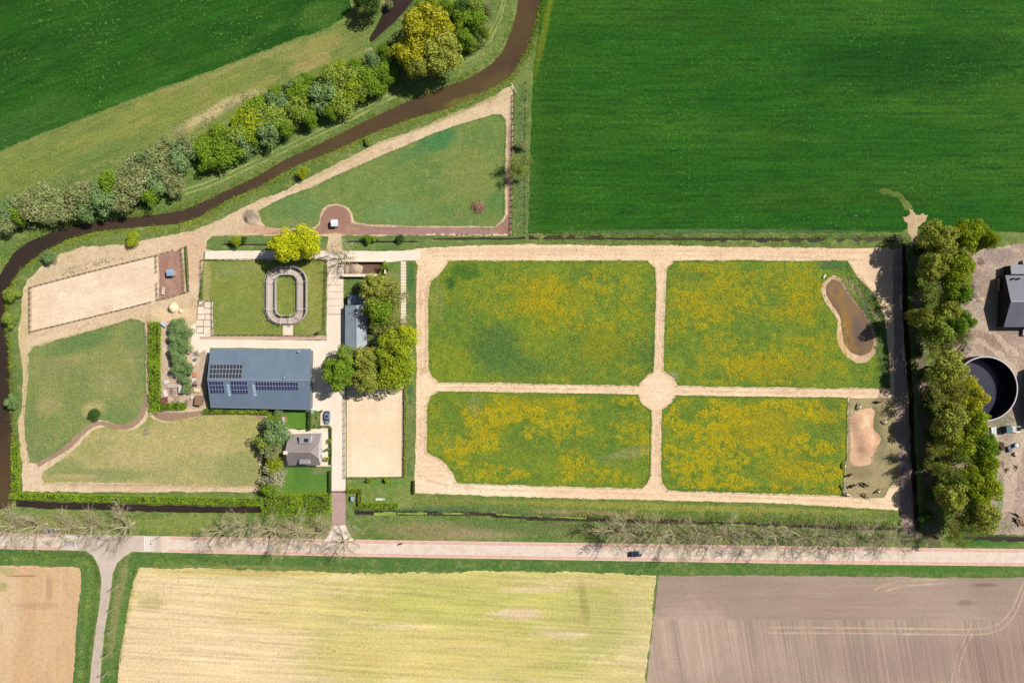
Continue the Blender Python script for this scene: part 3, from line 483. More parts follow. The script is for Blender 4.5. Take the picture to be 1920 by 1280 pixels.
# --- road
RT = lambda x: 1004+(x-270)*.0182 if x < 700 else (1011.8+(x-700)*.0146 if x < 1500 else 1023.5+(x-1500)*.013)
RB = lambda x: 1034+(x-270)*.0213 if x < 700 else (1043.2+(x-700)*.016 if x < 1500 else 1056+(x-1500)*.011)
def band(x0, x1, f0, f1, n=24):
    xs_ = [x0+(x1-x0)*i/n for i in range(n+1)]
    return [(x, RT(x)+(RB(x)-RT(x))*f0) for x in xs_]+[(x, RT(x)+(RB(x)-RT(x))*f1) for x in xs_[::-1]]
asp = plain('pale_asphalt', (236, 218, 197), .85, .2, .07, 1.3, c2=(224, 203, 182))
pink = plain('red_asphalt', (236, 188, 172), .85, .2, .1, 1.5, c2=(224, 172, 154))
grey = plain('grey_asphalt', (212, 196, 180), .85, .2, .06, 1.0, c2=(204, 186, 170))
white = plain('road_paint', (246, 240, 232), .7, .2, .05, 3)
sheet('road', band(-60, 1990, 0, 1), 3, asp, .05, 'pale asphalt country road across the whole lower part', 'road')
for a, bq, side in ((-60, 112, 'lower left of the junction'), (318, 1990, 'right of the junction')):
    for f0, f1, w in ((.035, .22, 'north'), (.8, .965, 'south')):
        if a < 0 and w == 'north': f1 = .2
        sheet('cycle_lane', band(a, bq, f0, f1), 4, pink, .05, f'pink cycle lane on the {w} edge of the road, {side}', 'cycle lane')
mb = MB()
for a, bq in ((-60, 112), (318, 1990)):
    for f in (.245, .775):
        x = a
        while x < bq-6:
            y0 = RT(x)+(RB(x)-RT(x))*f; y1 = RT(x+6)+(RB(x+6)-RT(x+6))*f
            p = [P(x, y0-.4), P(x+6, y1-.4), P(x+6, y1+.4), P(x, y0+.4)]
            mb.face([(q.x, q.y, 5*LAYER+.002) for q in p[::-1]]); x += 12
o = mb.build('lane_dashes', white); tag(o, 'white dashes between the cycle lanes and the road', 'road marking', kind='stuff')
sheet('junction', band(122, 302, 0, 1, 12), 4, grey, .04, 'raised grey asphalt plateau where the side road meets the road', 'road')
sheet('side_road', [(160, 1031), (175, 1042), (185, 1060), (190, 1080), (190, 1104), (186, 1140), (180, 1180), (172, 1240), (164, 1330), (184, 1330), (190, 1240), (196, 1180), (203, 1140), (208, 1104), (211, 1075), (220, 1055), (234, 1042), (252, 1031)], 5, grey, .12, 'narrow grey side road that runs down from the junction', 'road')
sheet('side_road', [(190, 1101), (208, 1101), (203, 1140), (196, 1180), (190, 1240), (184, 1330), (164, 1330), (172, 1240), (180, 1180), (186, 1140)], 6, plain('old_concrete', (206, 188, 168), .9, .15, .1, 1.0, c2=(194, 178, 158)), .2, 'pale concrete stretch of the side road beyond the asphalt', 'road')
for x0, d, w in ((270, 1, 'right'), (144, -1, 'left')):
    sheet('stop_line', [(x0, RT(x0)+1), (x0+d*1.6, RT(x0)+1), (x0+d*1.6, RB(x0)-1), (x0, RB(x0)-1)], 5, white, 0, f'white line across the road at the {w} edge of the plateau', 'road marking')
    sheet('ramp', [(x0+d*2, RT(x0)+1), (x0+d*11, RT(x0)+1), (x0+d*11, RB(x0)-1), (x0+d*2, RB(x0)-1)], 5, plain('ramp_'+w, (232, 222, 210), .8, .2, .08, 2), 0, f'pale speed ramp with white teeth at the {w} edge of the plateau', 'road ramp')
    mb = MB()
    for k in range(6):
        y = RT(x0)+4+k*(RB(x0)-RT(x0)-7)/5; q = [P(x0+d*10, y-1.1), P(x0+d*21, y-.5), P(x0+d*21, y+.5), P(x0+d*10, y+1.1)]
        if d > 0: q = q[::-1]
        mb.face([(v.x, v.y, 6*LAYER+.002) for v in q])
    tag(mb.build('ramp_marking', white), f'white teeth painted on the {w} speed ramp', 'road marking', kind='stuff')
for w, sgn, f in (('north', -1, -.012), ('south', 1, 1.0)):
    for a, bq in (((-60, 600), (670, 1734), (1766, 1990)) if w == 'north' else ((-60, 158), (256, 1990))):
        sheet('road_edge', band(a, bq, f, f+.014), 6, plain('edge_band', (206, 176, 146), .9, .2, .1, 2), .04, f'sandy edge strip along the {w} side of the road, ' + ('west part' if bq < 700 else 'east part' if a > 1700 else 'long part'), 'road edge')
# --- fields south of the road
vs_ = ground_mat('green_verge', (88, 120, 54), (74, 112, 50), (116, 134, 70), big=.08, mid=.35, fine=1.5, amp=.34, bump=.45, spots=[(430, 1065, 200, 7, 0, (140, 142, 74), .7), (230, 1090, 8, 60, -.2, (136, 138, 84), .8), (216, 1150, 10, 100, -.12, (136, 138, 82), .8), (150, 1140, 6, 80, 0, (92, 126, 70), .6), (1700, 1066, 240, 8, 0, (66, 116, 36), .7)])
sheet('verge', band(-60, 158, 1.0, 2.02, 10), 1, vs_, .4, 'green verge south of the road, left of the side road', 'verge')
sheet('verge', [(172, 1040), (182, 1060), (187, 1080), (187, 1104), (183, 1140), (177, 1180), (169, 1240), (160, 1330), (132, 1330), (140, 1240), (146, 1170), (152, 1110), (152, 1062), (120, 1060), (120, 1040)], 2, vs_, .35, 'green ditch bank on the left of the side road', 'verge')
sheet('verge', [(256, 1034), (300, 1036), (300, 1066), (258, 1064), (248, 1090), (238, 1140), (224, 1220), (214, 1330), (186, 1330), (193, 1240), (199, 1180), (206, 1140), (211, 1104), (214, 1078), (223, 1058), (238, 1043)], 2, vs_, .35, 'green ditch bank on the right of the side road', 'verge')
sheet('verge', band(290, 1990, .99, 1.85, 40), 1, vs_, .5, 'green verge between the road and the ploughed fields', 'verge')
tan = ground_mat('bare_field', (222, 190, 146), (212, 174, 128), (206, 172, 134), big=.04, mid=.2, fine=.9, amp=.12, stretch=(1.4, .25, 1), rot=.06, bump=.15, speck=((150, 120, 86), .8, .7),
    spots=[(20, 1130, 26, 90, 0, (222, 190, 150), .7), (40, 1079, 40, 2, 0, (150, 116, 88), .8), (92, 1100, 8, 30, 0, (180, 138, 104), .6), (70, 1135, 50, 8, 0, (190, 150, 116), .6), (10, 1070, 30, 10, 0, (176, 168, 110), .8), (4, 1100, 14, 14, 0, (160, 156, 90), .7)])
sheet('field', [(-60, 1061), (60, 1060), (148, 1064), (152, 1080), (148, 1130), (142, 1200), (136, 1270), (132, 1330), (-60, 1330)], 3, tan, .5, 'bare tan field in the lower left corner', 'field')
stub = ground_mat('stubble', (228, 208, 154), (210, 196, 122), (232, 210, 168), big=.035, mid=.14, fine=1.2, amp=.17, stretch=(.35, 1.5, 1), rot=.06, streak=.2, bump=.3, speck=((140, 132, 66), 1.0, .66),
    spots=[(330, 1210, 300, 150, 0, (234, 206, 158), .95, .6), (900, 1130, 340, 80, 0, (192, 188, 98), .85), (950, 1230, 200, 60, 0, (190, 188, 100), .9), (1130, 1160, 90, 90, 0, (184, 180, 104), .85), (700, 1230, 160, 50, 0, (204, 196, 112), .7), (960, 1150, 60, 8, 0, (232, 208, 168), .8), (1060, 1190, 60, 7, 0, (230, 208, 166), .8), (880, 1210, 70, 6, 0, (232, 210, 160), .7), (1000, 1105, 80, 7, 0, (230, 204, 160), .7), (760, 1175, 80, 6, 0, (232, 208, 160), .7), (820, 1230, 260, 60, 0, (218, 198, 124), .7), (560, 1150, 160, 40, 0, (216, 198, 124), .6), (285, 1130, 34, 12, 0, (164, 156, 100), .6), (240, 1100, 16, 60, 0, (216, 196, 120), .6), (1190, 1180, 30, 120, 0, (206, 192, 132), .7), (1095, 1130, 10, 50, .15, (150, 144, 80), .6), (480, 1072, 260, 8, 0, (196, 178, 92), .7), (980, 1150, 50, 14, 0, (222, 196, 156), .7), (1060, 1090, 120, 10, 0, (222, 196, 146), .5)])
sheet('field', [(262, 1064), (420, 1066), (560, 1070), (700, 1075), (900, 1071), (1100, 1072), (1230, 1078), (1226, 1130), (1216, 1220), (1204, 1330), (216, 1330), (224, 1240), (234, 1170), (246, 1100)], 3, stub, .6, 'yellowish stubble field at the bottom centre', 'field')
pl_m, nt, b = new_mat('ploughed_soil'); n = NT(nt)
col = n.mix(n.rng(n.noise(.03, 4), .35, .65), C(170, 150, 131), C(158, 139, 121))
south = n.rng(n.math('ADD', nt.nodes.new('ShaderNodeSeparateXYZ').outputs[1], 0), -95, -94.6, 1, 0)
sep = [x for x in nt.nodes if x.type == 'SEPXYZ'][0]; nt.links.new(n.pos, sep.inputs[0])
st = n.noise(.8, 3, n.map(-.16, (1.3, .02, 1)), .65); st2 = n.noise(.5, 3, n.map(.0, (.06, 1.2, 1)), .6); st3 = n.noise(.12, 2, n.map(-.16, (1.0, .02, 1)), .5)
k1 = n.math('ADD', n.rng(st, .28, .72, -.26, .26, 'LINEAR'), n.rng(st3, .3, .7, -.1, .16, 'LINEAR'))
k = n.math('ADD', n.math('MULTIPLY', k1, south), n.math('MULTIPLY', n.rng(st2, .3, .7, -.09, .07, 'LINEAR'), n.math('SUBTRACT', 1.0, south)))
fn = n.noise(1.4, 4); k = n.math('ADD', k, n.rng(fn, .25, .75, -.13, .13, 'LINEAR'))
for sp in [(1300, 1200, 90, 90, 0, (190, 166, 146), .7), (1850, 1240, 160, 60, 0, (146, 122, 108), .6), (1600, 1130, 140, 30, 0, (164, 138, 120), .6), (1845, 1096, 30, 5, 0, (120, 100, 86), .7), (1810, 1130, 20, 8, 0, (128, 106, 92), .6), (1700, 1230, 200, 50, 0, (152, 130, 120), .5)]:
    col = n.mix(n.math('MULTIPLY', n.spot(*sp[:5]), sp[6]), col, C(*sp[5]))
nt.links.new(n.mul(col, n.math('ADD', k, 1.0)), b.inputs['Base Color']); n.bump(b, n.math('ADD', fn, n.math('MULTIPLY', st, south)), .35, .15)
sheet('field', [(1236, 1079), (1400, 1078), (1560, 1080), (1720, 1082), (1880, 1083), (1912, 1082), (1990, 1084), (1990, 1330), (1207, 1330), (1217, 1230), (1229, 1130)], 3, pl_m, .35, 'brown ploughed field in the lower right corner', 'field')
rut = ground_mat('rut_soil', (200, 174, 150), (190, 164, 142), None, fine=1.3, amp=.12)
for dx, w in ((0, 'outer'), (10, 'inner')):
    sheet('wheel_rut', strip(smooth_line([(1925-dx*.2, 1090-dx), (1914-dx, 1130), (1896-dx, 1164-dx*.6), (1870-dx*.6, 1184-dx), (1830, 1190-dx), (1740, 1188-dx), (1640, 1187-dx), (1540, 1186-dx), (1440, 1186-dx)], 2), 3), 5, rut, .25, f'{w} one of two curved pale wheel ruts in the ploughed field', 'wheel rut')
    sheet('wheel_rut', strip(smooth_line([(1778+dx, 1330), (1786+dx, 1260), (1796+dx, 1220), (1812+dx, 1192), (1822+dx, 1166)], 2), 2.4), 6, rut, .25, f'{w} one of two pale ruts turning down the ploughed field', 'wheel rut')
for q, w in (([(1640, 1105), (1665, 1093), (1700, 1087), (1760, 1086)], 'upper'), ([(1660, 1107), (1690, 1099), (1730, 1095), (1775, 1093)], 'lower')):
    sheet('wheel_rut', strip(smooth_line(q, 2), (4, 1.5)), 5, rut, .3, f'{w} short pale rut near the top of the ploughed field', 'wheel rut')
# --- grass track along the river
tg = ground_mat('mown_track', (150, 160, 92), (136, 150, 82), None, fine=1.6, amp=.2)
tk = [(948, -30), (943, 15), (931, 45), (914, 78), (888, 105), (850, 122), (800, 145), (740, 176), (655, 222), (570, 262), (480, 305), (437, 325), (385, 348), (345, 360)]
for off, w in ((-4, 'upper'), (4.5, 'lower')):
    sheet('wheel_track', strip(smooth_line([(x+off*.45, y+off*.9) for x, y in tk], 2), 2.6), 3, tg, .35, f'{w} pale wheel line of the grass track beside the river', 'track')
# ------------------------------------------------------------ plants: shared crowns, trunks and twigs
def rand_dirs(n, up=0.0):
    d = RNG.normal(size=(n, 3)); d[:, 2] += up; return d/np.linalg.norm(d, axis=1)[:, None]
def leaf_quads(pos, nrm, size, jit=.6):
    n = len(pos); nr = nrm+RNG.normal(size=(n, 3))*jit; nr /= np.linalg.norm(nr, axis=1)[:, None]
    a = np.cross(nr, RNG.normal(size=(n, 3))); a /= np.linalg.norm(a, axis=1)[:, None]+1e-9; b = np.cross(nr, a)
    s = (size*(.6+.8*RNG.random(n)))[:, None]; w = s*.62
    co = np.stack([pos-a*s, pos-b*w, pos+a*s, pos+b*w], 1).reshape(-1, 3)
    return co, np.arange(4*n).reshape(-1, 4)
def crown_mesh(name, mat, R, zc, hz, lobes, leaves, leaf, lobe_r=(.26, .42), fill=.08, flat=1.0):
    """leaf clumps on many overlapping lobes spread through the crown's volume"""
    k = rand_dirs(lobes, .35); rr = RNG.random(lobes)**.4*.8
    c = k*rr[:, None]*np.array([R, R, hz]); lr = R*(lobe_r[0]+(lobe_r[1]-lobe_r[0])*RNG.random(lobes))
    w = lr**2; which = RNG.choice(lobes, leaves, p=w/w.sum()); d = rand_dirs(leaves, .55)
    rad = np.where(RNG.random(leaves) < fill, RNG.random(leaves), .86+.2*RNG.random(leaves))
    pos = c[which]+d*(lr[which]*rad)[:, None]*np.array([1, 1, flat]); pos[:, 2] += zc
    pos[:, 2] = np.maximum(pos[:, 2], .15)
    co, f = leaf_quads(pos, d, np.full(leaves, leaf)); return fast_mesh(name, co, f, 4, mat)
def limb(mb, p, d, L, r, n=2, bend=.25, up=0.0, sides=4):
    pts = [Vector(p)]; d = Vector(d).normalized()
    for i in range(n):
        d = (d+Vector((random.gauss(0, bend), random.gauss(0, bend), random.gauss(0, bend)*.6+up))).normalized(); pts.append(pts[-1]+d*(L/n))
    for i in range(n): mb.tube(pts[i], pts[i+1], r*(1-i/n*.45), r*(1-(i+1)/n*.45), sides, False)
    return pts, d
def trunk_mesh(name, mat, h, r, spread):
    mb = MB(); mb.tube((0, 0, -.3), (0, 0, .5), r*1.35, r, 8); mb.tube((0, 0, .5), (.1, -.05, h*.45), r, r*.75, 8)
    top = Vector((.1, -.05, h*.45)); 
    for i in range(7):
        a = i*2.4+random.random(); limb(mb, top-Vector((0, 0, random.random()*h*.12)), (cos(a), sin(a), .9+random.random()), spread*(.6+.4*random.random()), r*.45, 3, .2, .05, 5)
    return mb.mesh(name, mat, True)
def bare_meshes(name, matt, matw, h, spread, n1=7, n2=6, n3=6, n4=4, tw=.035, rise=.75):
    """leafless tree: trunk with main limbs, and a crown of fine twigs"""
    T = MB(); K = MB(); r = h*.022
    T.tube((0, 0, -.3), (0, 0, .4), r*1.4, r, 8); pts, d = limb(T, (0, 0, .4), (0, 0, 1), h*.28, r, 2, .05, .2, 8); top = pts[-1]
    K2 = []
    for i in range(n1):
        a = i*2*pi/n1+random.uniform(-.3, .3); e = rise*random.uniform(.6, 1.5) if i else 2.5
        p1, d1 = limb(T, top-Vector((0, 0, random.random()*h*.08)), (cos(a), sin(a), e), spread*.68*random.uniform(.8, 1.15), r*.52, 3, .08, .05, 5)
        for j in range(n2):
            s = random.choice(p1[1:]) if j < n2-2 else p1[-1]
            dd = (d1+Vector((random.gauss(0, .55), random.gauss(0, .55), random.gauss(.1, .35)))).normalized()
            p2, d2 = limb(T, s, dd, spread*.38*random.uniform(.6, 1.2), r*.17, 3, .15, .03, 4)
            for k in range(n3):
                s2 = random.choice(p2[1:]); dd2 = (d2+Vector((random.gauss(0, .6), random.gauss(0, .6), random.gauss(.1, .4)))).normalized()
                p3, d3 = limb(K, s2, dd2, spread*.24*random.uniform(.5, 1.2), tw*1.25, 2, .18, .02, 3)
                for q in range(n4):
                    s3 = random.choice(p3[1:]); dd3 = (d3+Vector((random.gauss(0, .6), random.gauss(0, .6), random.gauss(.1, .4)))).normalized()
                    limb(K, s3, dd3, spread*.13*random.uniform(.5, 1.2), tw*.8, 1, .1, 0, 3)
                    K2.append(s3+dd3*spread*.1)
    return T.mesh(name+'_trunk', matt, True), K.mesh(name+'_twigs', matw, True), np.array([tuple(v) for v in K2])
bark = plain('bark', (110, 92, 70), .95, .1, .25, 4)
barkp = plain('pale_bark', (228, 214, 172), .95, .1, .15, 4, c2=(208, 194, 152))
LM = {
 'hedge': leaf_mat('leaf_hedge', (146, 182, 36), (122, 166, 32), (176, 200, 56)),
 'bright': leaf_mat('leaf_bright', (118, 152, 40), (98, 136, 36), (146, 172, 52)),
 'lime': leaf_mat('leaf_lime', (188, 194, 26), (168, 180, 24), (206, 208, 48), gain=1.7),
 'gold': leaf_mat('leaf_gold', (176, 174, 36), (154, 160, 40), (196, 188, 56)),
 'fresh': leaf_mat('leaf_fresh', (150, 168, 34), (128, 152, 32), (176, 188, 56)),
 'grey': leaf_mat('leaf_grey', (142, 152, 94), (118, 134, 74), (170, 176, 124)),
 'olive': leaf_mat('leaf_olive', (146, 154, 60), (130, 142, 52), (168, 172, 80), gain=1.8),
 'green': leaf_mat('leaf_green', (132, 154, 58), (114, 142, 50), (152, 170, 72), gain=1.7),
 'willow': leaf_mat('leaf_willow', (124, 154, 92), (104, 138, 78), (150, 172, 114)),
 'deep': leaf_mat('leaf_deep', (66, 100, 40), (54, 86, 34), (88, 120, 52)),
 'blossom': leaf_mat('leaf_blossom', (176, 174, 136), (148, 152, 108), (200, 196, 164)),
}
KIND = {}
def add_kind(key, lm, R, H, zc, hz, lobes, leaves, leaf, n=2, **k):
    KIND[key] = dict(R=R, H=H, v=[crown_mesh(f'{key}_crown', LM[lm], R, zc, hz, lobes, leaves, leaf, **k) for _ in range(n)],
                     t=[trunk_mesh(f'{key}_trunk', bark, H, H*.028, R*.6) for _ in range(n)])
for lm in ('bright', 'grey', 'green', 'olive', 'fresh', 'deep', 'willow', 'blossom'):
    add_kind(lm+'_s', lm, 3.6, 6.5, 3.9, 2.6, 20, 3000, .2, n=2)
for lm in ('lime', 'gold', 'green', 'olive', 'bright', 'fresh'):
    add_kind(lm+'_l', lm, 6.5, 12, 7.6, 4.4, 50, 9500, .26, n=2, lobe_r=(.19, .33))
add_kind('bush', 'green', 1.6, 2.2, 1.0, 1.1, 10, 420, .2)
add_kind('bush_pale', 'willow', 1.6, 2.2, 1.0, 1.1, 10, 420, .2)
add_kind('bush_lime', 'fresh', 1.6, 2.2, 1.0, 1.1, 10, 420, .2)
BARE = {}
for i in range(3):
    t, k, pts = bare_meshes('roadside', barkp, barkp, 12.5, 8.0, n1=7, n2=6, n3=6, n4=4, tw=.026)
    BARE.setdefault('road', []).append((t, k, None))
for i in range(2):
    t, k, pts = bare_meshes('budding', bark, plain('twig', (128, 116, 84), .95, .1, .2, 4), 12.0, 7.0, n1=7, n2=6, n3=5, n4=4, rise=1.0, tw=.04)
    for lm in ('olive', 'green'):
        sel = pts[RNG.random(len(pts)) < .85]; sel = np.repeat(sel, 5, 0)+RNG.normal(size=(len(sel)*5, 3))*.38
        co, f = leaf_quads(sel, rand_dirs(len(sel), 1.0), np.full(len(sel), .17)); BARE.setdefault('bud_'+lm, []).append((t, k, fast_mesh('budding_leaves', co, f, 4, LM[lm])))
    BARE.setdefault('bare', []).append((bare_meshes('yard_tree', barkp, barkp, 12.0, 7.0, n1=7, n2=6, n3=5, n4=3, rise=1.0, tw=.03)[:2]+(None,)))
t, k, pts = bare_meshes('sapling', barkp, barkp, 7.0, 2.0, n1=4, n2=3, n3=3, n4=2, rise=2.2, tw=.025); BARE['sapling'] = [(t, k, None)]
def tree(px, py, rpx, key, label, group=None, h=None, name='tree', hz=None):
    """px, py: where the crown shows in the photograph; rpx: its radius there"""
    R = rpx/S*(1.0 if key in ('road', 'sapling', 'bare') or 'bush' in key else 1.12)
    if key in KIND:
        if key+'_l' in KIND: pass
        K = KIND[key]; R0, H0 = K['R'], K['H']; s = R/R0; hh = h or H0*s; zc = .62*hh
        i = random.randrange(len(K['v'])); c = P(px, py, zc); base = (c.x, c.y, ground_z_w(c.x, c.y)-.05)
        o = empty(name, base, label, 'bush' if 'bush' in name else 'tree', group, random.uniform(0, 6.28), (s*random.uniform(.94, 1.06), s*random.uniform(.94, 1.06), hh/H0))
        link('crown', K['v'][i], o); link('trunk', K['t'][i], o)
    else:
        V = BARE[key]; t, k, l = random.choice(V); R0 = {'road': 8.0, 'sapling': 2.0}.get(key, 7.0); H0 = {'road': 12.5, 'sapling': 7.0}.get(key, 12.0); s = R/R0; hh = h or H0*s
        c = P(px, py, .6*hh); o = empty(name, (c.x, c.y, ground_z_w(c.x, c.y)-.05), label, 'tree', group, random.uniform(0, 6.28), (s, s, hh/H0))
        link('trunk', t, o); link('twigs', k, o)
        if l: link('foliage', l, o)
    return o
def ground_z_w(x, y): return float(HT(np.array([x]), np.array([y]))[0])
ORD = ['first', 'second', 'third', 'fourth', 'fifth', 'sixth', 'seventh', 'eighth', 'ninth', 'tenth', 'eleventh', 'twelfth', 'thirteenth', 'fourteenth', 'fifteenth', 'sixteenth', 'seventeenth', 'eighteenth', 'nineteenth', 'twentieth', 'twenty-first', 'twenty-second', 'twenty-third', 'twenty-fourth', 'twenty-fifth', 'twenty-sixth', 'twenty-seventh', 'twenty-eighth', 'twenty-ninth', 'thirtieth']+[f'{t}-{u}' for t in ('thirty', 'forty') for u in ('first', 'second', 'third', 'fourth', 'fifth', 'sixth', 'seventh', 'eighth', 'ninth', 'tenth')]
# --- wood along the river: pale grey-green willows in the west, bright green trees further up
GW = 'trees of the riverside wood'
grey = [(10, 418, 15), (22, 396, 20), (55, 388, 22), (88, 378, 25), (96, 402, 18), (122, 386, 24), (156, 366, 25), (160, 398, 17), (190, 374, 24), (216, 346, 26), (232, 380, 18), (246, 356, 25), (262, 320, 28), (282, 368, 17), (300, 300, 27), (302, 344, 27), (322, 326, 22), (342, 290, 24), (330, 352, 15), (352, 274, 15), (312, 276, 15), (276, 296, 15), (240, 328, 14), (180, 350, 15), (136, 362, 13), (70, 362, 12), (38, 404, 14)]
for i, (x, y, r) in enumerate(sorted(grey)):
    kind = random.choice(['grey_s', 'grey_s', 'grey_s', 'willow_s', 'grey_s', 'bright_s']); w = {'grey_s': 'pale grey-green', 'willow_s': 'greyish green', 'bright_s': 'yellow-green', 'blossom_s': 'whitish budding'}[kind]
    tree(x, y, r*random.uniform(1.0, 1.35), kind, f'{w} willow in the western riverside wood, {ORD[i]} from its left end', GW, h=random.uniform(5.5, 8))
br = [(376, 284, 22), (392, 302, 19), (402, 266, 24), (424, 284, 24), (440, 252, 24), (458, 268, 18), (476, 236, 27), (482, 200, 22), (500, 252, 17), (506, 222, 24), (528, 188, 24), (530, 226, 22), (545, 208, 18), (562, 172, 21), (564, 208, 24), (590, 196, 20), (603, 180, 24), (622, 148, 22), (640, 184, 22), (658, 152, 22), (664, 174, 16), (690, 140, 22), (696, 160, 18), (716, 130, 21), (724, 150, 14), (730, 108, 14), (722, 92, 14), (412, 250, 16), (448, 232, 14), (470, 216, 14), (516, 170, 14), (546, 164, 12), (578, 150, 12), (612, 168, 16), (640, 130, 12), (672, 124, 14), (700, 116, 14), (582, 222, 14), (620, 206, 14), (676, 172, 14), (540, 244, 12), (480, 262, 12)]
for i, (x, y, r) in enumerate(sorted(br)):
    kind = random.choice(['bright_s', 'bright_s', 'green_s', 'fresh_s', 'bright_s', 'green_s', 'willow_s']); w = {'bright_s': 'bright green', 'fresh_s': 'yellowish green', 'green_s': 'mid green', 'willow_s': 'greyish'}[kind]
    tree(x, y, r*random.uniform(1.05, 1.4), kind, f'{w} bushy tree in the middle riverside wood, {ORD[i]} from the willows', GW, h=random.uniform(5, 8))
for i, (x, y, r, kind, w) in enumerate([(838, 8, 16, 'bright_s', 'bright green'), (812, 8, 15, 'fresh_s', 'light green'), (868, 14, 19, 'deep_s', 'dark green'), (892, 10, 19, 'green_s', 'mid green'), (912, 20, 14, 'grey_s', 'greyish'), (866, 40, 20, 'bright_s', 'bright green'), (893, 44, 22, 'bright_s', 'bright green'), (908, 58, 14, 'green_s', 'mid green'), (874, 68, 20, 'bright_s', 'bright green'), (886, 84, 13, 'green_s', 'mid green'), (784, 14, 14, 'bright_s', 'bright green'), (790, 36, 12, 'deep_s', 'dark green')]):
    tree(x, y, r, kind, f'{w} tree at the top of the riverside wood, {ORD[i]} of twelve', GW, h=random.uniform(5, 8))
tree(800, 60, 46, 'gold_l', 'tall golden yellow tree in the wood by the river bend', GW, h=15)
tree(772, 98, 34, 'gold_l', 'smaller golden tree on the left of the big golden tree', GW, h=13)
tree(826, 98, 40, 'olive_l', 'tall olive tree below and right of the golden trees', GW, h=14)
tree(788, 126, 26, 'olive_l', 'olive gold tree at the lower edge of the golden group', GW, h=12)
tree(696, 8, 18, 'deep_s', 'dark tree beside the brown pool at the top edge', GW, h=10)
tree(672, 4, 12, 'deep_s', 'small dark tree at the top edge left of the brown pool', GW, h=7)
tree(728, 4, 9, 'grey_s', 'greyish shrub hanging over the pool at the top edge', GW, h=4)
# --- bank and ditch side
for a in [(22, 552, 13, 'green_s', 'round bush on the left river bank beside the arena, upper of two', 4), (18, 601, 13, 'green_s', 'round bush on the left river bank beside the arena, lower of two', 4), (20, 754, 13, 'willow_s', 'grey-green bush on the left river bank beside the paddocks', 4),
          (92, 483, 14, 'willow_s', 'grey-green bush on the bank above the left arena', 4), (250, 450, 14, 'fresh_s', 'yellow-green bush by the river above the reddish feeding yard', 3), (568, 325, 12, 'fresh_s', 'pale green bush on the river bank above the triangular paddock', 3.5), (692, 264, 8, 'green_s', 'little bush on the river bank above the middle of the triangular paddock', 2),
          (175, 776, 12, 'deep_s', 'single dark round bush in the green left paddock', 3), (441, 452, 10, 'fresh_s', 'yellow-green shrub on the bank left of the tall lime tree', 4), (456, 450, 7, 'deep_s', 'dark shrub beside the yellow-green shrub on the bank', 2.5), (750, 447, 9, 'deep_s', 'dark shrub on the bank near the triangular paddock corner', 2.5), (690, 448, 10, 'bright_s', 'bright shrub at the ditch left of the bare yard tree', 3), (722, 500, 9, 'bright_s', 'bright shrub beside the silage bunker', 3)]:
    tree(*a[:5], h=a[5], name='bush')
tree(972, 312, 25, 'bud_green', 'lone thin leaved tree by the fence of the triangular paddock', h=8)
tree(978, 272, 10, 'grey_s', 'small grey shrub north of the lone tree by the fence', h=3, name='bush')
# --- farm trees
tree(537, 462, 30, 'lime_l', 'tall lime yellow tree over the farm track, left of two', h=12)
tree(571, 457, 29, 'lime_l', 'lime yellow tree over the farm track, right of two', h=11)
tree(642, 478, 42, 'bare', 'leafless yard tree with spreading twigs over the farm lane', h=10)
tree(722, 556, 40, 'bud_olive', 'half bare budding tree behind the stable', h=12)
tree(704, 540, 27, 'olive_l', 'small olive tree at the north end of the stable roof', h=12)
tree(706, 588, 29, 'bright_s', 'bright green tree against the stable roof', h=12)
tree(735, 615, 34, 'bud_olive', 'olive budding tree south of the bright green stable tree', h=11)
tree(738, 655, 38, 'fresh_l', 'large yellow-green tree between the stable and the sand arena', h=13)
tree(742, 695, 34, 'fresh_l', 'broad light green tree at the north end of the cream arena', h=12)
tree(764, 628, 20, 'lime_l', 'narrow yellow tree beside the sand track', h=10)
tree(687, 668, 26, 'olive_l', 'olive tree between the stable and the dark green tree', h=12)
tree(690, 712, 26, 'olive_l', 'brownish olive tree at the corner of the cream arena', h=11)
tree(638, 700, 32, 'bright_l', 'round bright green tree shading the yard east of the barn', h=13)
tree(650, 668, 20, 'green_l', 'mid green tree at the south end of the stable', h=11)
# house garden
tree(516, 812, 26, 'willow_s', 'grey-green tree at the garden corner left of the house', h=8)
tree(494, 826, 20, 'green_s', 'darker tree left of the grey-green garden tree', h=7)
tree(510, 842, 18, 'grey_s', 'pale tree close to the west gable of the house', h=7)
tree(514, 868, 20, 'fresh_s', 'yellow-green tree southwest of the house', h=6)
tree(512, 894, 21, 'blossom_s', 'white blossoming tree beside the house lawn', h=6)
tree(506, 920, 20, 'bright_s', 'bright tree at the west end of the tall garden hedge', h=6)
tree(516, 786, 14, 'bright_s', 'light green shrub behind the barn corner', h=5, name='bush')
tree(522, 774, 8, 'willow_s', 'greyish shrub against the barn wall at the small lawn', h=3, name='bush')
for x, y, r, k, l in ((618, 826, 5, 'bush_lime', 'clipped ball shrub in front of the house, upper of three'), (614, 843, 4.5, 'bush_pale', 'dull green ball shrub in front of the house, middle of three'), (612, 861, 6, 'bush_lime', 'large clipped ball shrub in front of the house, lower of three'), (692, 900, 6, 'bush_lime', 'small shrub south of the cream arena, left of two'), (724, 901, 6, 'bush_lime', 'small shrub south of the cream arena, right of two'), (702, 448, 7, 'bush', 'low green shrub by the ditch near the bare yard tree'), (597, 622, 3, 'bush', 'tiny shrub at the cut corner of the lawn paddock')):
    tree(x, y, r, k, l, h=2.6, name='bush')
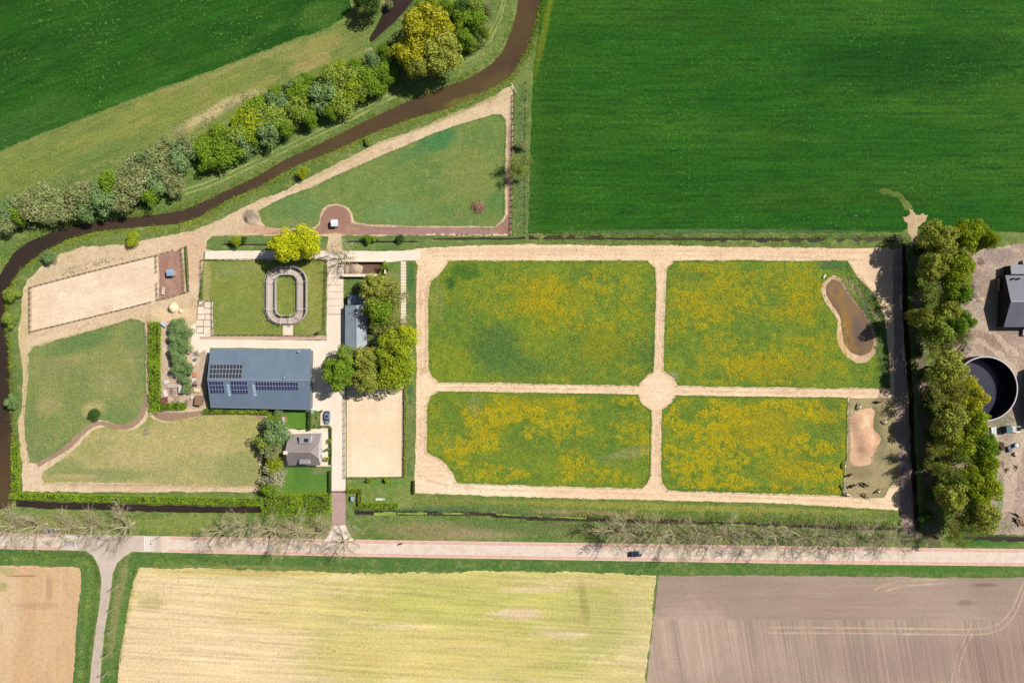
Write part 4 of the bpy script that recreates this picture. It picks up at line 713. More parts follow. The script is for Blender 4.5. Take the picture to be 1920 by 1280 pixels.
# nursery row
for i, (x, y, r) in enumerate([(335, 612, 15), (346, 622, 13), (330, 630, 15), (344, 645, 15), (330, 655, 14), (340, 672, 15), (334, 690, 13), (348, 690, 12), (346, 712, 11), (350, 730, 9)]):
    tree(x, y, r*1.1, 'willow_s', f'grey-green young tree in the planting west of the barn, {ORD[i]} from the north', 'young trees west of the barn', h=4.5 if i < 8 else 3)
# --- tall tree row at the right
GR = 'tall trees of the row at the right'
row = [(1752, 450, 30, 'olive_l', 'olive'), (1812, 444, 28, 'fresh_l', 'yellow-green'), (1842, 452, 18, 'fresh_l', 'yellow-green'), (1752, 496, 32, 'olive_l', 'olive'), (1786, 512, 30, 'fresh_l', 'yellow-green'), (1756, 540, 34, 'bud_green', 'thin'), (1788, 556, 26, 'bright_l', 'bright green'), (1722, 596, 16, 'olive_l', 'olive'), (1768, 582, 27, 'olive_l', 'olive'), (1758, 616, 30, 'green_l', 'mid green'), (1784, 636, 24, 'bud_green', 'thin'), (1780, 478, 26, 'olive_l', 'olive'), (1752, 860, 24, 'bud_olive', 'half bare'), (1808, 898, 24, 'fresh_l', 'yellow-green'), (1794, 604, 22, 'bright_l', 'bright green'), (1758, 650, 26, 'bud_olive', 'half bare'), (1772, 690, 34, 'olive_l', 'olive'), (1770, 738, 34, 'bud_olive', 'thin olive'), (1812, 740, 30, 'gold_l', 'golden olive'), (1782, 786, 34, 'olive_l', 'olive'), (1824, 792, 26, 'fresh_l', 'yellow-green'), (1794, 830, 32, 'fresh_l', 'yellow-green'), (1838, 836, 25, 'bright_l', 'bright green'), (1786, 872, 30, 'bud_green', 'thin'), (1840, 872, 22, 'fresh_l', 'yellow-green'), (1782, 920, 32, 'olive_l', 'olive'), (1836, 920, 32, 'fresh_l', 'yellow-green'), (1800, 962, 30, 'bud_green', 'thin'), (1838, 966, 30, 'olive_l', 'olive'), (1796, 996, 24, 'bud_olive', 'half bare')]
for i, (x, y, r, k, w) in enumerate(row):
    tree(x, y, r*1.06, k, f'{w} tree in the tall row beside the right farmyard, {ORD[i]} from the north', GR, h=random.uniform(14, 17))
for i, (x, y, r) in enumerate([(1722, 470, 12), (1716, 530, 12), (1722, 660, 12), (1730, 705, 12), (1738, 760, 12), (1742, 815, 12), (1744, 870, 13), (1748, 925, 13), (1738, 965, 14)]):
    tree(x, y, r, 'deep_s', f'dark undergrowth bush under the tall row, {ORD[i]} from the north', 'dark bushes under the tall row', h=4, name='bush')
# --- leafless trees north of the road
GB = 'leafless trees along the road'
for i, (x, y, r, h) in enumerate([(8, 990, 44, 12), (60, 992, 42, 12), (112, 994, 40, 11), (160, 992, 42, 12), (226, 992, 54, 13), (408, 1000, 44, 12), (452, 996, 44, 12), (506, 998, 48, 13), (552, 1000, 46, 12), (596, 1002, 40, 11), (648, 1018, 40, 11), (1150, 1002, 46, 13), (1174, 998, 46, 12), (1226, 1006, 44, 12), (1268, 1008, 46, 13), (1316, 1008, 44, 12), (1366, 1010, 46, 13), (1414, 1012, 44, 12), (1462, 1010, 48, 13), (1512, 1012, 46, 12), (1560, 1014, 44, 12), (1604, 1014, 44, 12), (1650, 1014, 42, 12), (1696, 1016, 38, 11)]):
    w = f'{ORD[i]} from the left photo edge' if i < 5 else f'{ORD[i-5]} of six between the side road and the driveway' if i < 11 else f'{ORD[i-11]} of thirteen east of the gap'
    tree(x, y, r, 'road', f'leafless roadside tree, {w}', GB, h=h)
for i, (x, y) in enumerate([(206, 1108), (203, 1147), (200, 1189), (192, 1234), (186, 1272)]):
    tree(x, y, 7, 'sapling', f'slim leafless tree beside the side road, {ORD[i]} from the junction', 'slim trees along the side road', h=8)
# --- hedges: a twiggy core and a skin of leaves
core = plain('hedge_core', (46, 60, 26), .95, .1, .2, 3)
def hedge(line, w, h, lm, label, leaf=.12, dens=36, top=.12, group=None):
    L = W2(line); pos = []; nr = []; mb = MB((*L[0], 0))
    for a, b2 in zip(L, L[1:]):
        dx, dy = b2[0]-a[0], b2[1]-a[1]; l = math.hypot(dx, dy); ux, uy = dx/l, dy/l; wm = w/S
        mb.box(((a[0]+b2[0])/2, (a[1]+b2[1])/2, h*.42), (l, wm*.78, h*.84), math.atan2(dy, dx))
        n = int(l*wm*dens); t = RNG.random(n)*(l+wm*.6)-wm*.3; s = (RNG.random(n)-.5)*wm
        x = a[0]+ux*t-uy*s; y = a[1]+uy*t+ux*s
        z = h*(.86+(fbm(x*.8, y*.8)-.4)*.5)-np.clip(np.abs(s)/wm*2-.7, 0, 1)*h*.25+RNG.random(n)*top
        pos.append(np.stack([x, y, z], 1)); nr.append(np.tile([0, 0, 1.0], (n, 1)))
        for sd in (-1, 1):
            n = int(l*h*dens*.7); t = RNG.random(n)*l; zz = RNG.random(n)*h*.9; s = sd*wm*(.5+(RNG.random(n)-.5)*.1)
            pos.append(np.stack([a[0]+ux*t-uy*s, a[1]+uy*t+ux*s, zz], 1)); nr.append(np.tile([-uy*sd, ux*sd, .4], (n, 1)))
    pos = np.concatenate(pos); nr = np.concatenate(nr); co, f = leaf_quads(pos-np.array([*L[0], 0]), nr, np.full(len(pos), leaf), .5)
    o = empty('hedge', (*L[0], 0), label, 'hedge', group)
    mb.build('hedge_core', core, o); link('foliage', fast_mesh('hedge_foliage', co, f, 4, LM[lm]), o)
    return o
hedge([(294, 604), (293, 680), (294, 768)], 19, 2.2, 'hedge', 'tall bright hedge on the west side of the planting by the barn')
hedge([(304, 762), (350, 760)], 13, 1.8, 'hedge', 'short bright hedge south of the scrap yard')
hedge([(386, 770), (440, 769), (505, 771)], 9, 1.8, 'hedge', 'clipped hedge along the south wall of the barn')
hedge([(505, 946), (560, 942), (618, 942)], 38, 2.6, 'hedge', 'wide bright hedge between the garden and the road ditch')
hedge([(26, 928), (150, 932), (300, 936), (488, 940)], 12, 1.5, 'hedge', 'long low bright hedge along the south side of the left paddocks')
hedge([(31, 836), (32, 880), (32, 924)], 12, 1.5, 'hedge', 'bright hedge on the river bank at the lower left paddock corner')
hedge([(676, 916), (676, 946)], 7, 1.6, 'fresh', 'short hedge beside the grey box near the driveway')
hedge([(676, 946), (710, 947), (746, 948)], 10, 1.4, 'hedge', 'bright clipped hedge along the ditch right of the driveway')
hedge([(652, 919), (672, 919)], 7, 1.4, 'fresh', 'short hedge running from the gate towards the grey box')
hedge([(619, 882), (619, 924)], 3.5, 1.3, 'deep', 'dark clipped hedge between the house lawn and the drive')
hedge([(620, 801), (620, 870)], 3, 1.0, 'deep', 'low hedge between the house front and the drive')
hedge([(600, 799), (620, 799)], 3, 1.0, 'green', 'low hedge in front of the parked car')
hedge([(581, 770), (581, 806)], 4, 1.6, 'deep', 'dark hedge at the right side of the small lawn behind the barn')
hedge([(760, 726), (760, 800), (759, 893)], 4, .9, 'olive', 'low scrubby hedge along the east side of the cream arena')
hedge([(739+37, 900), (776, 925)], 4, 1.2, 'deep', 'short dark hedge at the corner of the sand track')
# --- loose growth nobody could count
def scrub(name, polys, dens, leaf, h, lm, label, cat='undergrowth', relief=1.0):
    pos = []
    for pts in polys:
        W_ = W2(pts); xs_ = [p[0] for p in W_]; ys_ = [p[1] for p in W_]; n = int((max(xs_)-min(xs_))*(max(ys_)-min(ys_))*dens)
        x = RNG.uniform(min(xs_), max(xs_), n); y = RNG.uniform(min(ys_), max(ys_), n); k = inside(W_, x, y); x = x[k]; y = y[k]
        q = fbm(x*.35, y*.35, 3); k = RNG.random(len(x)) < np.clip((q-.25)*3, .05, 1); x = x[k]; y = y[k]; q = q[k]
        z = HT(x, y)+h*np.clip((fbm(x*.5+9, y*.5, 2)-.15)*1.4, .1, 1)*(1-RNG.random(len(x))**2*.7)*relief
        pos.append(np.stack([x, y, z], 1))
    pos = np.concatenate(pos); d = rand_dirs(len(pos), 1.2); co, f = leaf_quads(pos, d, np.full(len(pos), leaf), .5)
    return tag(link(name, fast_mesh(name, co, f, 4, LM[lm])), label, cat, kind='stuff')
scrub('undergrowth', [[(0, 400), (100, 345), (260, 290), (350, 270), (350, 345), (300, 372), (180, 400), (60, 425), (0, 440)]], 2.2, .2, 1.6, 'grey', 'grey-green undergrowth below the western riverside willows')
scrub('undergrowth', [[(350, 275), (470, 190), (560, 150), (690, 100), (740, 85), (740, 165), (650, 195), (560, 230), (460, 285), (370, 318)]], 2.2, .2, 1.6, 'green', 'green undergrowth below the middle of the riverside wood')
scrub('undergrowth', [[(780, 0), (925, 0), (910, 60), (880, 95), (850, 110), (760, 150), (745, 130), (760, 30)]], 2.2, .2, 1.6, 'bright', 'bright undergrowth at the top end of the riverside wood')
scrub('undergrowth', [[(1700, 450), (1720, 450), (1728, 700), (1742, 900), (1746, 1010), (1716, 1010), (1712, 760), (1702, 600)]], 3, .2, 1.2, 'deep', 'dark undergrowth along the ditch under the tall row')
scrub('undergrowth', [[(1745, 450), (1800, 462), (1795, 560), (1770, 620), (1776, 760), (1800, 860), (1800, 1005), (1756, 1012), (1745, 800), (1730, 600)]], 1.6, .2, 1.2, 'olive', 'brownish olive undergrowth below the tall row of trees')
scrub('undergrowth', [[(115, 516), (130, 502), (170, 490), (205, 481), (238, 484), (200, 494), (150, 509), (125, 518)]], 7, .15, .7, 'deep', 'lens of dark weeds between the river path and the left arena')
scrub('undergrowth', [[(1590, 495), (1600, 512), (1640, 556), (1662, 610), (1670, 690), (1668, 726), (1640, 720), (1646, 650), (1638, 606), (1620, 575), (1598, 548), (1578, 515)]], 5, .16, .6, 'deep', 'dark weeds on the bank east of the pond')
scrub('undergrowth', [[(1858, 968), (1905, 968), (1908, 1000), (1856, 1000)]], 6, .16, .8, 'blossom', 'pale weeds beside the log heap at the lower right')
scrub('undergrowth', [[(1870, 785), (1910, 780), (1912, 840), (1868, 826)]], 4, .14, .4, 'willow', 'weeds between the scrap below the slurry tank')
def reeds(name, lines, width, dens, h, lm, label, cat='reeds'):
    """blades of bank grass: thin leaning triangles"""
    pos = []
    for ln in lines:
        for a, b2 in zip(W2(ln), W2(ln)[1:]):
            l = math.hypot(b2[0]-a[0], b2[1]-a[1]); n = int(l*width*dens); t = RNG.random(n); s = RNG.normal(size=n)*width*.4; u = ((b2[0]-a[0])/l, (b2[1]-a[1])/l)
            x = a[0]+(b2[0]-a[0])*t-u[1]*s; y = a[1]+(b2[1]-a[1])*t+u[0]*s; k = RNG.random(n) < np.clip((fbm(x*.3, y*.3)-.28)*4, .04, 1); pos.append(np.stack([x[k], y[k], HT(x[k], y[k])-.03], 1))
    pos = np.concatenate(pos); n = len(pos); a = RNG.uniform(0, 2*pi, n); hh = h*(.4+.8*RNG.random(n)); w = .05+.06*RNG.random(n); lean = hh*(.3+.8*RNG.random(n))
    u = np.stack([np.cos(a), np.sin(a), a*0], 1); v = np.stack([-np.sin(a), np.cos(a), a*0], 1)
    tip = pos+u*lean[:, None]; tip[:, 2] += hh
    co = np.stack([pos-v*w[:, None], pos+v*w[:, None], tip], 1).reshape(-1, 3)
    return tag(link(name, fast_mesh(name, co, np.arange(3*n).reshape(-1, 3), 3, LM[lm])), label, cat, kind='stuff')
reeds('reeds', [[(x, y-2) for x, y in RIV_UP[2:25]]], 2.2, 14, .7, 'green', 'fringe of bank grass on the wood side of the river')
reeds('reeds', [[(x+2, y+3) for x, y in RIV_LO[1:34]]], 2.6, 14, .7, 'fresh', 'fringe of bank grass on the paddock side of the river')
reeds('reeds', [[(x, y-6) for x, y in DITCHES[1][0]], [(x, y+6) for x, y in DITCHES[1][0]]], 2.0, 14, .6, 'willow', 'grass fringe of the ditch north of the road')
reeds('reeds', [[(x, y-4) for x, y in DITCHES[2][0]], [(x, y+6) for x, y in DITCHES[2][0]]], 1.6, 14, .6, 'green', 'grass fringe of the ditch below the big crop field')
reeds('reeds', [[(x-5, y) for x, y in DITCHES[4][0]], [(x+5, y) for x, y in DITCHES[4][0]], [(x+5, y) for x, y in DITCHES[5][0]], DITCHES[5][0]], 1.6, 12, .5, 'green', 'grass fringe of the ditches by the side road')
reeds('reeds', [[(320, 246), (360, 238), (400, 222), (440, 196), (476, 172)]], 3.0, 16, .7, 'blossom', 'pale dry reeds between the meadow and the wood')
reeds('reeds', [[(974, 160), (975, 300), (972, 440)], [(984, 150), (986, 300), (984, 440)]], 2.4, 12, .5, 'willow', 'rough grass strip between the paddock fence and the crop field')
reeds('reeds', [[(1540, 494), (1580, 508), (1610, 545), (1640, 585), (1664, 600)], [(1600, 510), (1640, 560), (1662, 600)]], 1.8, 14, .6, 'blossom', 'pale dry reeds north east of the pond')
reeds('reeds', [[(770, 940), (900, 943), (1100, 948), (1300, 952), (1500, 960), (1680, 966)]], 2.0, 9, .5, 'olive', 'tall grass south of the sand track')
reeds('reeds', [[(1050, 962), (1200, 964), (1400, 970), (1600, 978), (1690, 984)]], 2.2, 12, .9, 'olive', 'brownish reeds north of the roadside ditch')
# --- the blooms of the four meadows
petal = leaf_mat('petal', (244, 216, 22), (236, 202, 16), (250, 228, 60), .2, 1.2)
def blooms(poly, n, dens, label):
    W_ = W2(poly); xs_ = [p[0] for p in W_]; ys_ = [p[1] for p in W_]
    x = RNG.uniform(min(xs_), max(xs_), n); y = RNG.uniform(min(ys_), max(ys_), n); k = inside(W_, x, y) & (polydist(W_, x, y) > .8); x = x[k]; y = y[k]
    px = x*S+960; py = 640-y*S
    k = RNG.random(len(x)) < np.clip(dens(px, py)*np.clip((fbm(x*.10+3, y*.2, 4)-.42)*7, .03, 1)*np.clip((fbm(x*.7, y*.7+5, 2)-.28)*3, .05, 1), 0, 1)
    x = x[k]; y = y[k]; pos = np.stack([x, y, .12+.12*RNG.random(len(x))], 1)
    co, f = leaf_quads(pos, np.tile([0, 0, 1.0], (len(x), 1)), np.full(len(x), .09), .3)
    tag(link('dandelion_bloom', fast_mesh('dandelion_bloom', co, f, 4, petal)), label, 'flowers', kind='stuff')
g2 = lambda px, py, cx, cy, rx, ry: np.exp(-(((px-cx)/rx)**2+((py-cy)/ry)**2))
blooms(M1, 110000, lambda px, py: .25+1.2*g2(px, py, 1060, 560, 110, 60)+.6*g2(px, py, 1150, 640, 60, 60)-.3*g2(px, py, 930, 660, 80, 50), 'yellow blooms in the flower meadow at the top left')
blooms(M2, 120000, lambda px, py: .45+1.1*g2(px, py, 1320, 560, 110, 60)+.7*g2(px, py, 1480, 600, 70, 70)+.7*g2(px, py, 1400, 690, 150, 30)-.6*(px > 1590), 'yellow blooms in the flower meadow with the pond')
blooms(M3, 120000, lambda px, py: .8+.8*g2(px, py, 1020, 760, 160, 30)+.5*g2(px, py, 930, 820, 80, 60)-.8*g2(px, py, 890, 755, 25, 30)-.6*g2(px, py, 820, 800, 30, 60), 'yellow blooms in the lower left flower meadow')
blooms(M4, 120000, lambda px, py: 1.1+1.0*g2(px, py, 1420, 810, 130, 60)-.6*g2(px, py, 1560, 780, 25, 40), 'dense yellow blooms in the lower right flower meadow')
for nm_, poly_ in (('top left', M1), ('pond', M2), ('lower left', M3), ('lower right', M4)): reeds('grass', [poly_+poly_[:1]], .7, 12, .4, 'fresh', f'ragged grass edge of the {nm_} flower meadow', 'grass')
reeds('grass', [[(x, y+1) for x, y in ((508, 382), (587, 350), (642, 324), (720, 290), (805, 253), (895, 224), (940, 215), (950, 240), (947, 400), (928, 425), (780, 424), (664, 416))], [(485, 396), (498, 426), (590, 427)], [(60, 650), (160, 624), (246, 597), (272, 606), (275, 760)], [(84, 905), (300, 907), (484, 912)], [(150, 832), (200, 800), (250, 806), (290, 787), (420, 773), (490, 778)]], .7, 10, .4, 'green', 'ragged grass edges of the paddocks along the sand paths', 'grass')
reeds('grass', [[(790, 462), (1000, 457), (1250, 459), (1500, 462), (1660, 462)], [(777, 925), (1000, 934), (1250, 939), (1500, 947), (1680, 957)], [(779, 500), (779, 850)]], .9, 10, .4, 'olive', 'ragged grass along the outer edge of the sand track', 'grass')
tuft = leaf_mat('tuft', (112, 138, 42), (92, 124, 42), (146, 156, 58), .25, 1.3)
LM['tuft'] = tuft
scrub('grass', [M1, M2, M3, M4], 3.2, .15, .35, 'tuft', 'long tufted grass of the four flower meadows', 'grass')
# ------------------------------------------------------------ buildings
def roof_mat(name, c, pitch=.9, amp=.05, rough=.45, axis=0):
    m, nt, b = new_mat(name); n = NT(nt)
    sv = n.noise(.5, 4, n.map(0, (1, .06, 1) if axis == 0 else (.06, 1, 1)), .6); w = nt.nodes.new('ShaderNodeTexWave'); w.bands_direction = 'X' if axis == 0 else 'Y'; w.inputs['Scale'].default_value = pitch; nt.links.new(n.pos, w.inputs['Vector'])
    k = n.math('ADD', n.rng(n.noise(.25, 4), .3, .7, 1-amp, 1+amp, 'LINEAR'), n.math('ADD', n.rng(n.noise(2.2, 3), .3, .7, -amp*.6, amp*.6, 'LINEAR'), n.rng(sv, .3, .7, -amp*1.4, amp*1.4, 'LINEAR')))
    nt.links.new(n.mul(C(*c), k), b.inputs['Base Color']); b.inputs['Roughness'].default_value = rough; b.inputs['Specular IOR Level'].default_value = .25
    n.bump(b, w.outputs[0], .25, .04); return m
barn_roof = roof_mat('blue_grey_sheet', (108, 128, 146)); barn_wall = plain('grey_cladding', (128, 138, 142), .7, .3, .08, 2)
trim = plain('roof_trim', (136, 152, 166), .5, .4, .05, 2); glass = plain('dark_glass', (44, 52, 62), .15, .6, .05, 2); sky_gl = plain('skylight_sheet', (168, 196, 210), .25, .5, .08, 3)
cell = plain('solar_cell', (44, 50, 92), .22, .6, .06, 3); cell2 = plain('solar_cell_black', (52, 60, 64), .25, .5, .06, 3); frame_m = plain('alu_frame', (178, 190, 204), .4, .5, .04, 3)
door_m = plain('door_paint', (92, 98, 100), .6, .3, .06, 3); wood = plain('weathered_wood', (150, 128, 104), .9, .1, .18, 4); wood_d = plain('dark_wood', (84, 66, 52), .9, .1, .2, 4)
whitem = plain('white_paint', (236, 236, 232), .6, .3, .05, 3); steel = plain('galvanised_steel', (186, 192, 196), .45, .5, .08, 3, metal=.2); blackm = plain('black_rubber', (30, 30, 32), .8, .2, .1, 4)
HE, HR = 3.6, 6.6
cNW, cNE, cSE, cSW = P(394, 655, HE), P(583, 656, HE), P(582, 767, HE), P(394.5, 763, HE); rW, rE = P(388.5, 711, HR), P(580.5, 712.5, HR)
bo = (cNW+cSE)/2; bo.z = 0
barn = empty('barn', bo, 'long blue-grey barn with solar panels on its sheet metal roof', 'barn')
m = MB(bo); ins = lambda v, k: Vector((bo.x+(v.x-bo.x)*k, bo.y+(v.y-bo.y)*k, 0))
q = [ins(v, .985) for v in (cSW, cSE, cNE, cNW)]
for i in range(4):
    a, b2 = q[i], q[(i+1) % 4]; hz = HE-.1
    if i in (1, 3):
        r = ins(rE if i == 1 else rW, .985)
        m.face([a, b2, b2+Vector((0, 0, hz)), r+Vector((0, 0, HR-.12)), a+Vector((0, 0, hz))])
    else: m.face([a, b2, b2+Vector((0, 0, hz)), a+Vector((0, 0, hz))])
m.build('wall', barn_wall, barn)
for nm, quad in (('south', (cSW, cSE, rE, rW)), ('north', (rW, rE, cNE, cNW))):
    m = MB(bo); m.slab(quad, .12); m.build('roof', barn_roof, barn)
m = MB(bo); m.beam(rW+Vector((0, 0, .04)), rE+Vector((0, 0, .04)), .34, .1); m.build('ridge_cap', trim, barn)
for a, b2 in ((cSW, cSE), (cNW, cNE)):
    m = MB(bo); dv = Vector((0, -.1 if a is cSW else .1, -.05)); m.beam(a+dv, b2+dv, .16, .14); m.build('gutter', trim, barn)
for x in (.25, .6): 
    m = MB(bo); w = ins(cNW.lerp(cNE, x), .985); m.box((w.x, w.y+.03, 1.5), (3.6, .06, 3.0)); m.build('sliding_door', door_m, barn)
m = MB(bo); w = ins((cNE+cSE)/2, .985); m.box((w.x+.03, w.y+1, 1.6), (.06, 4.0, 3.2)); m.build('sliding_door', whitem, barn)
def on_plane(px, py, side):
    """point of the roof plane that shows at a photograph pixel"""
    a, b2, c3 = (cSW, cSE, rW) if side == 's' else (rW, rE, cNW); nrm = (b2-a).cross(c3-a).normalized(); cam_p = Vector((0, 0, HC)); d = (P(px, py)-cam_p).normalized()
    return cam_p+d*((a-cam_p).dot(nrm)/d.dot(nrm)), nrm
def panel_array(c4, nx_, ny_, side, mat, name='solar_panel'):
    A, B, Cc, D = [on_plane(*p, side)[0] for p in c4]; nrm = on_plane(*c4[0], side)[1]
    o0 = A; ux = (B-A)/nx_; uy = (D-A)/ny_; up = nrm if nrm.z > 0 else -nrm
    for i in range(nx_):
        for j in range(ny_):
            t = (j+.5)/ny_; uxx = ux.lerp((Cc-D)/nx_, t); base = A.lerp(D, t); c = base+uxx*(i+.5)+up*.10
            a = uxx*.49; b3 = uy*.49; mm = MB(c); mm.slab([c-a-b3, c+a-b3, c+a+b3, c-a+b3], .05); ob = mm.build(name, frame_m, barn); ob.location = c-bo
            mm = MB(c); a = uxx*.44; b3 = uy*.45; e = up*.012; mm.slab([c-a-b3+e, c+a-b3+e, c+a+b3+e, c-a+b3+e], .02); mm.build('solar_cells', mat, ob)
panel_array([(394.5, 683), (456, 683), (453, 709.5), (392, 709.5)], 10, 3, 'n', cell2)
panel_array([(391.5, 714), (419, 714), (422, 737.5), (394.5, 737.5)], 5, 3, 's', cell)
panel_array([(432, 714), (463.5, 714), (466, 738.5), (434.5, 738.5)], 6, 3, 's', cell)
panel_array([(478.5, 715), (558.5, 716), (560.5, 731.5), (479.5, 731)], 15, 2, 's', cell)
for x in (424.5, 472.5):
    for j in range(4):
        y = 720.5+j*5.6; sk = x+j*.9; pts = [on_plane(u, v, 's') for u, v in ((sk, y), (sk+5.6, y), (sk+6.2, y+4.8), (sk+.6, y+4.8))]; up = pts[0][1] if pts[0][1].z > 0 else -pts[0][1]
        mm = MB(bo); mm.slab([p[0]+up*.08 for p in pts], .06); mm.build('skylight', sky_gl, barn)
for px, py, h, r in ((534, 707.5, .9, .14), (562, 659, 1.3, .16)):
    p = on_plane(px, py, 'n')[0]; mm = MB(bo); mm.tube(p-Vector((0, 0, .2)), p+Vector((0, 0, h)), r, r, 8); mm.tube(p+Vector((0, 0, h)), p+Vector((0, 0, h+.12)), r*1.8, r*.6, 8); mm.build('flue', steel, barn)
# stable
def gable(name, label, c4, ridge, he, hr, rm, wm, cat='building', over=.985):
    """c4: eave corners SW,SE,NE,NW as photograph pixels, ridge: its two ends"""
    E = [P(*p, he) for p in c4]; R_ = [P(*p, hr) for p in ridge]; o0 = sum(E, Vector())/4; o0.z = 0
    ob = empty(name, o0, label, cat); k = lambda v: Vector((o0.x+(v.x-o0.x)*over, o0.y+(v.y-o0.y)*over, 0))
    ns = abs(R_[0].y-R_[1].y) > abs(R_[0].x-R_[1].x); SW, SE, NE, NW = E
    mm = MB(o0); q = [k(v) for v in E]; top = [v+Vector((0, 0, he-.08)) for v in q]
    for i in range(4):
        j = (i+1) % 4; ends = {1: R_[1], 3: R_[0]} if not ns else {0: R_[0], 2: R_[1]}
        if i in ends: mm.face([q[i], q[j], top[j], k(ends[i])+Vector((0, 0, hr-.1)), top[i]])
        else: mm.face([q[i], q[j], top[j], top[i]])
    mm.build('wall', wm, ob)
    quads = [(SW, SE, R_[1], R_[0]), (R_[0], R_[1], NE, NW)] if not ns else [(SW, R_[0], R_[1], NW), (R_[0], SE, NE, R_[1])]
    for qd in quads: mm = MB(o0); mm.slab(qd, .12); mm.build('roof', rm, ob)
    mm = MB(o0); mm.beam(R_[0]+Vector((0, 0, .03)), R_[1]+Vector((0, 0, .03)), .3, .1); mm.build('ridge_cap', trim, ob)
    return ob, o0, q
st_roof = roof_mat('pale_blue_sheet', (150, 162, 172), axis=1)
stb, so, q = gable('stable', 'low stable with a pale blue-grey roof shaded by trees', [(647, 688), (688, 688), (688, 572), (647, 572)], [(668, 688), (668, 572)], 2.9, 4.4, st_roof, plain('stable_wall', (120, 100, 84), .9, .1, .15, 3), 'stable')
for k in range(5):
    y = q[0].y+2.5+k*3.6; mm = MB(so); mm.box((q[0].x-.03, y, 1.1), (.06, 1.3, 2.1)); mm.build('stable_door', wood_d, stb)
anx, ao, q = gable('shed', 'small lean annex at the north end of the stable', [(652, 571), (686, 571), (686, 553), (652, 553)], [(669, 571), (669, 553)], 2.6, 3.3, st_roof, barn_wall, 'shed')
mm = MB(ao); mm.box((q[0].x-.03, q[0].y+1.6, 1.05), (.06, 1.6, 2.0)); mm.build('door', door_m, anx)
# silage bunker
bk = P(683, 504); ob = empty('silage_bunker', bk, 'concrete silage bunker north of the stable with heaps inside', 'bunker')
for nm, a, b2, h in (('wall', (644, 491), (724, 491), 2.0), ('wall', (644, 517), (708, 517), 1.9), ('wall', (723.5, 493), (723.5, 514), 2.0)):
    p, q2 = P(*a), P(*b2); mm = MB(bk); p.z = q2.z = h/2
    if nm: mm.box((p+q2)/2, (max(abs(q2.x-p.x), .9 if h < 2 else .35), max(abs(q2.y-p.y), .9 if h < 2 else .35), h)); mm.build(nm, con2, ob)
mm = MB(bk); c = P(684, 504); mm.box((c.x, c.y, .06), (14.2, 4.2, .03)); mm.build('floor', plain('silage_floor', (112, 92, 76), .9, .1, .2, 2), ob)
def heap(name, px, py, rx, ry, h, mat, label, cat='heap', n=22, rough=.25, seed=0):
    c = P(px, py); c.z = ground_z(px, py); co = [(0, 0, h)]; f = []
    rings = 6
    for k in range(1, rings+1):
        for i in range(n):
            a = 2*pi*i/n; r = k/rings; jit = 1+rough*(vnoise(cos(a)*2+px*.1+seed, sin(a)*2+py*.1)-.5); z = h*(1-r**1.6)+(vnoise(i*.9+px, k*1.7+py)-.5)*rough*h*.7
            co.append((cos(a)*rx/S*r*jit, sin(a)*ry/S*r*jit, z if k < rings else -.1))
    for i in range(n): f.append((0, 1+i, 1+(i+1) % n))
    for k in range(rings-1):
        for i in range(n): a, b2 = 1+k*n+i, 1+k*n+(i+1) % n; f.append((a, a+n, b2+n, b2))
    me = bpy.data.meshes.new(name); me.from_pydata(co, [], f); me.materials.append(mat)
    for p in me.polygons: p.use_smooth = True
    o = link(name, me); o.location = c; return tag(o, label, cat)
maize = ground_mat('silage', (206, 184, 158), (188, 166, 140), None, fine=2.5, amp=.25, bump=.5); manure = ground_mat('manure', (150, 118, 92), (128, 98, 76), None, fine=2.5, amp=.3, bump=.6)
heap('silage_heap', 667, 504, 15, 12, 1.3, maize, 'pale heap of feed in the silage bunker')
heap('silage_heap', 650, 504, 6, 10, .7, maize, 'small pale heap at the open end of the silage bunker')
heap('manure_heap', 712, 506, 11, 9, 1.3, manure, 'brown manure heap at the closed end of the silage bunker')
creamy = ground_mat('cream_sand', (250, 236, 192), (244, 226, 180), None, fine=2, amp=.08, bump=.2)
heap('sand_heap', 325, 577, 10, 11, 2.1, creamy, 'large cream sand heap below the reddish feeding yard'); heap('sand_heap', 339, 583.5, 4.5, 4.5, .8, creamy, 'small cream sand heap touching the large one')
heap('gravel_heap', 471, 408, 17, 16, .55, ground_mat('gravel', (194, 182, 152), (182, 168, 140), (150, 134, 110), fine=2.5, amp=.25, bump=.5, spots=[(461, 412, 5, 8, 0, (104, 92, 74), .8)]), 'round grey earth mound at the left tip of the triangular paddock', 'mound')
# house
tile = plain('roof_tile', (158, 148, 146), .8, .2, .08, .8, c2=(146, 134, 132)); brickw = plain('white_render', (232, 226, 220), .85, .2, .05, 2)
m_, nt_, b_ = None, tile.node_tree, [x for x in tile.node_tree.nodes if x.type == 'BSDF_PRINCIPLED'][0]
n_ = NT(nt_); w_ = nt_.nodes.new('ShaderNodeTexWave'); w_.bands_direction = 'Y'; w_.inputs['Scale'].default_value = 1.0; nt_.links.new(n_.pos, w_.inputs['Vector']); n_.bump(b_, w_.outputs[0], .4, .05)
he, hr, hh = 3.0, 7.2, 5.4
sw, se, ne, nw = P(540, 872, he), P(601, 872, he), P(602, 812, he), P(541.5, 814, he); r0, r1 = P(534.5, 846.5, hr), P(582, 847.5, hr)
ho = (sw+ne)/2; ho.z = 0; hs = empty('house', ho, 'white farmhouse with a grey tiled half hipped roof and dormers', 'house')
kk = lambda v, k=.95: Vector((ho.x+(v.x-ho.x)*k, ho.y+(v.y-ho.y)*k, 0))
q = [kk(v) for v in (sw, se, ne, nw)]; z3 = Vector((0, 0, he-.05)); mm = MB(ho)
hip_s, hip_n = se.lerp(Vector((se.x, r1.y, hr)), .58), ne.lerp(Vector((ne.x, r1.y, hr)), .58)
hs_k, hn_k = kk(hip_s), kk(hip_n)
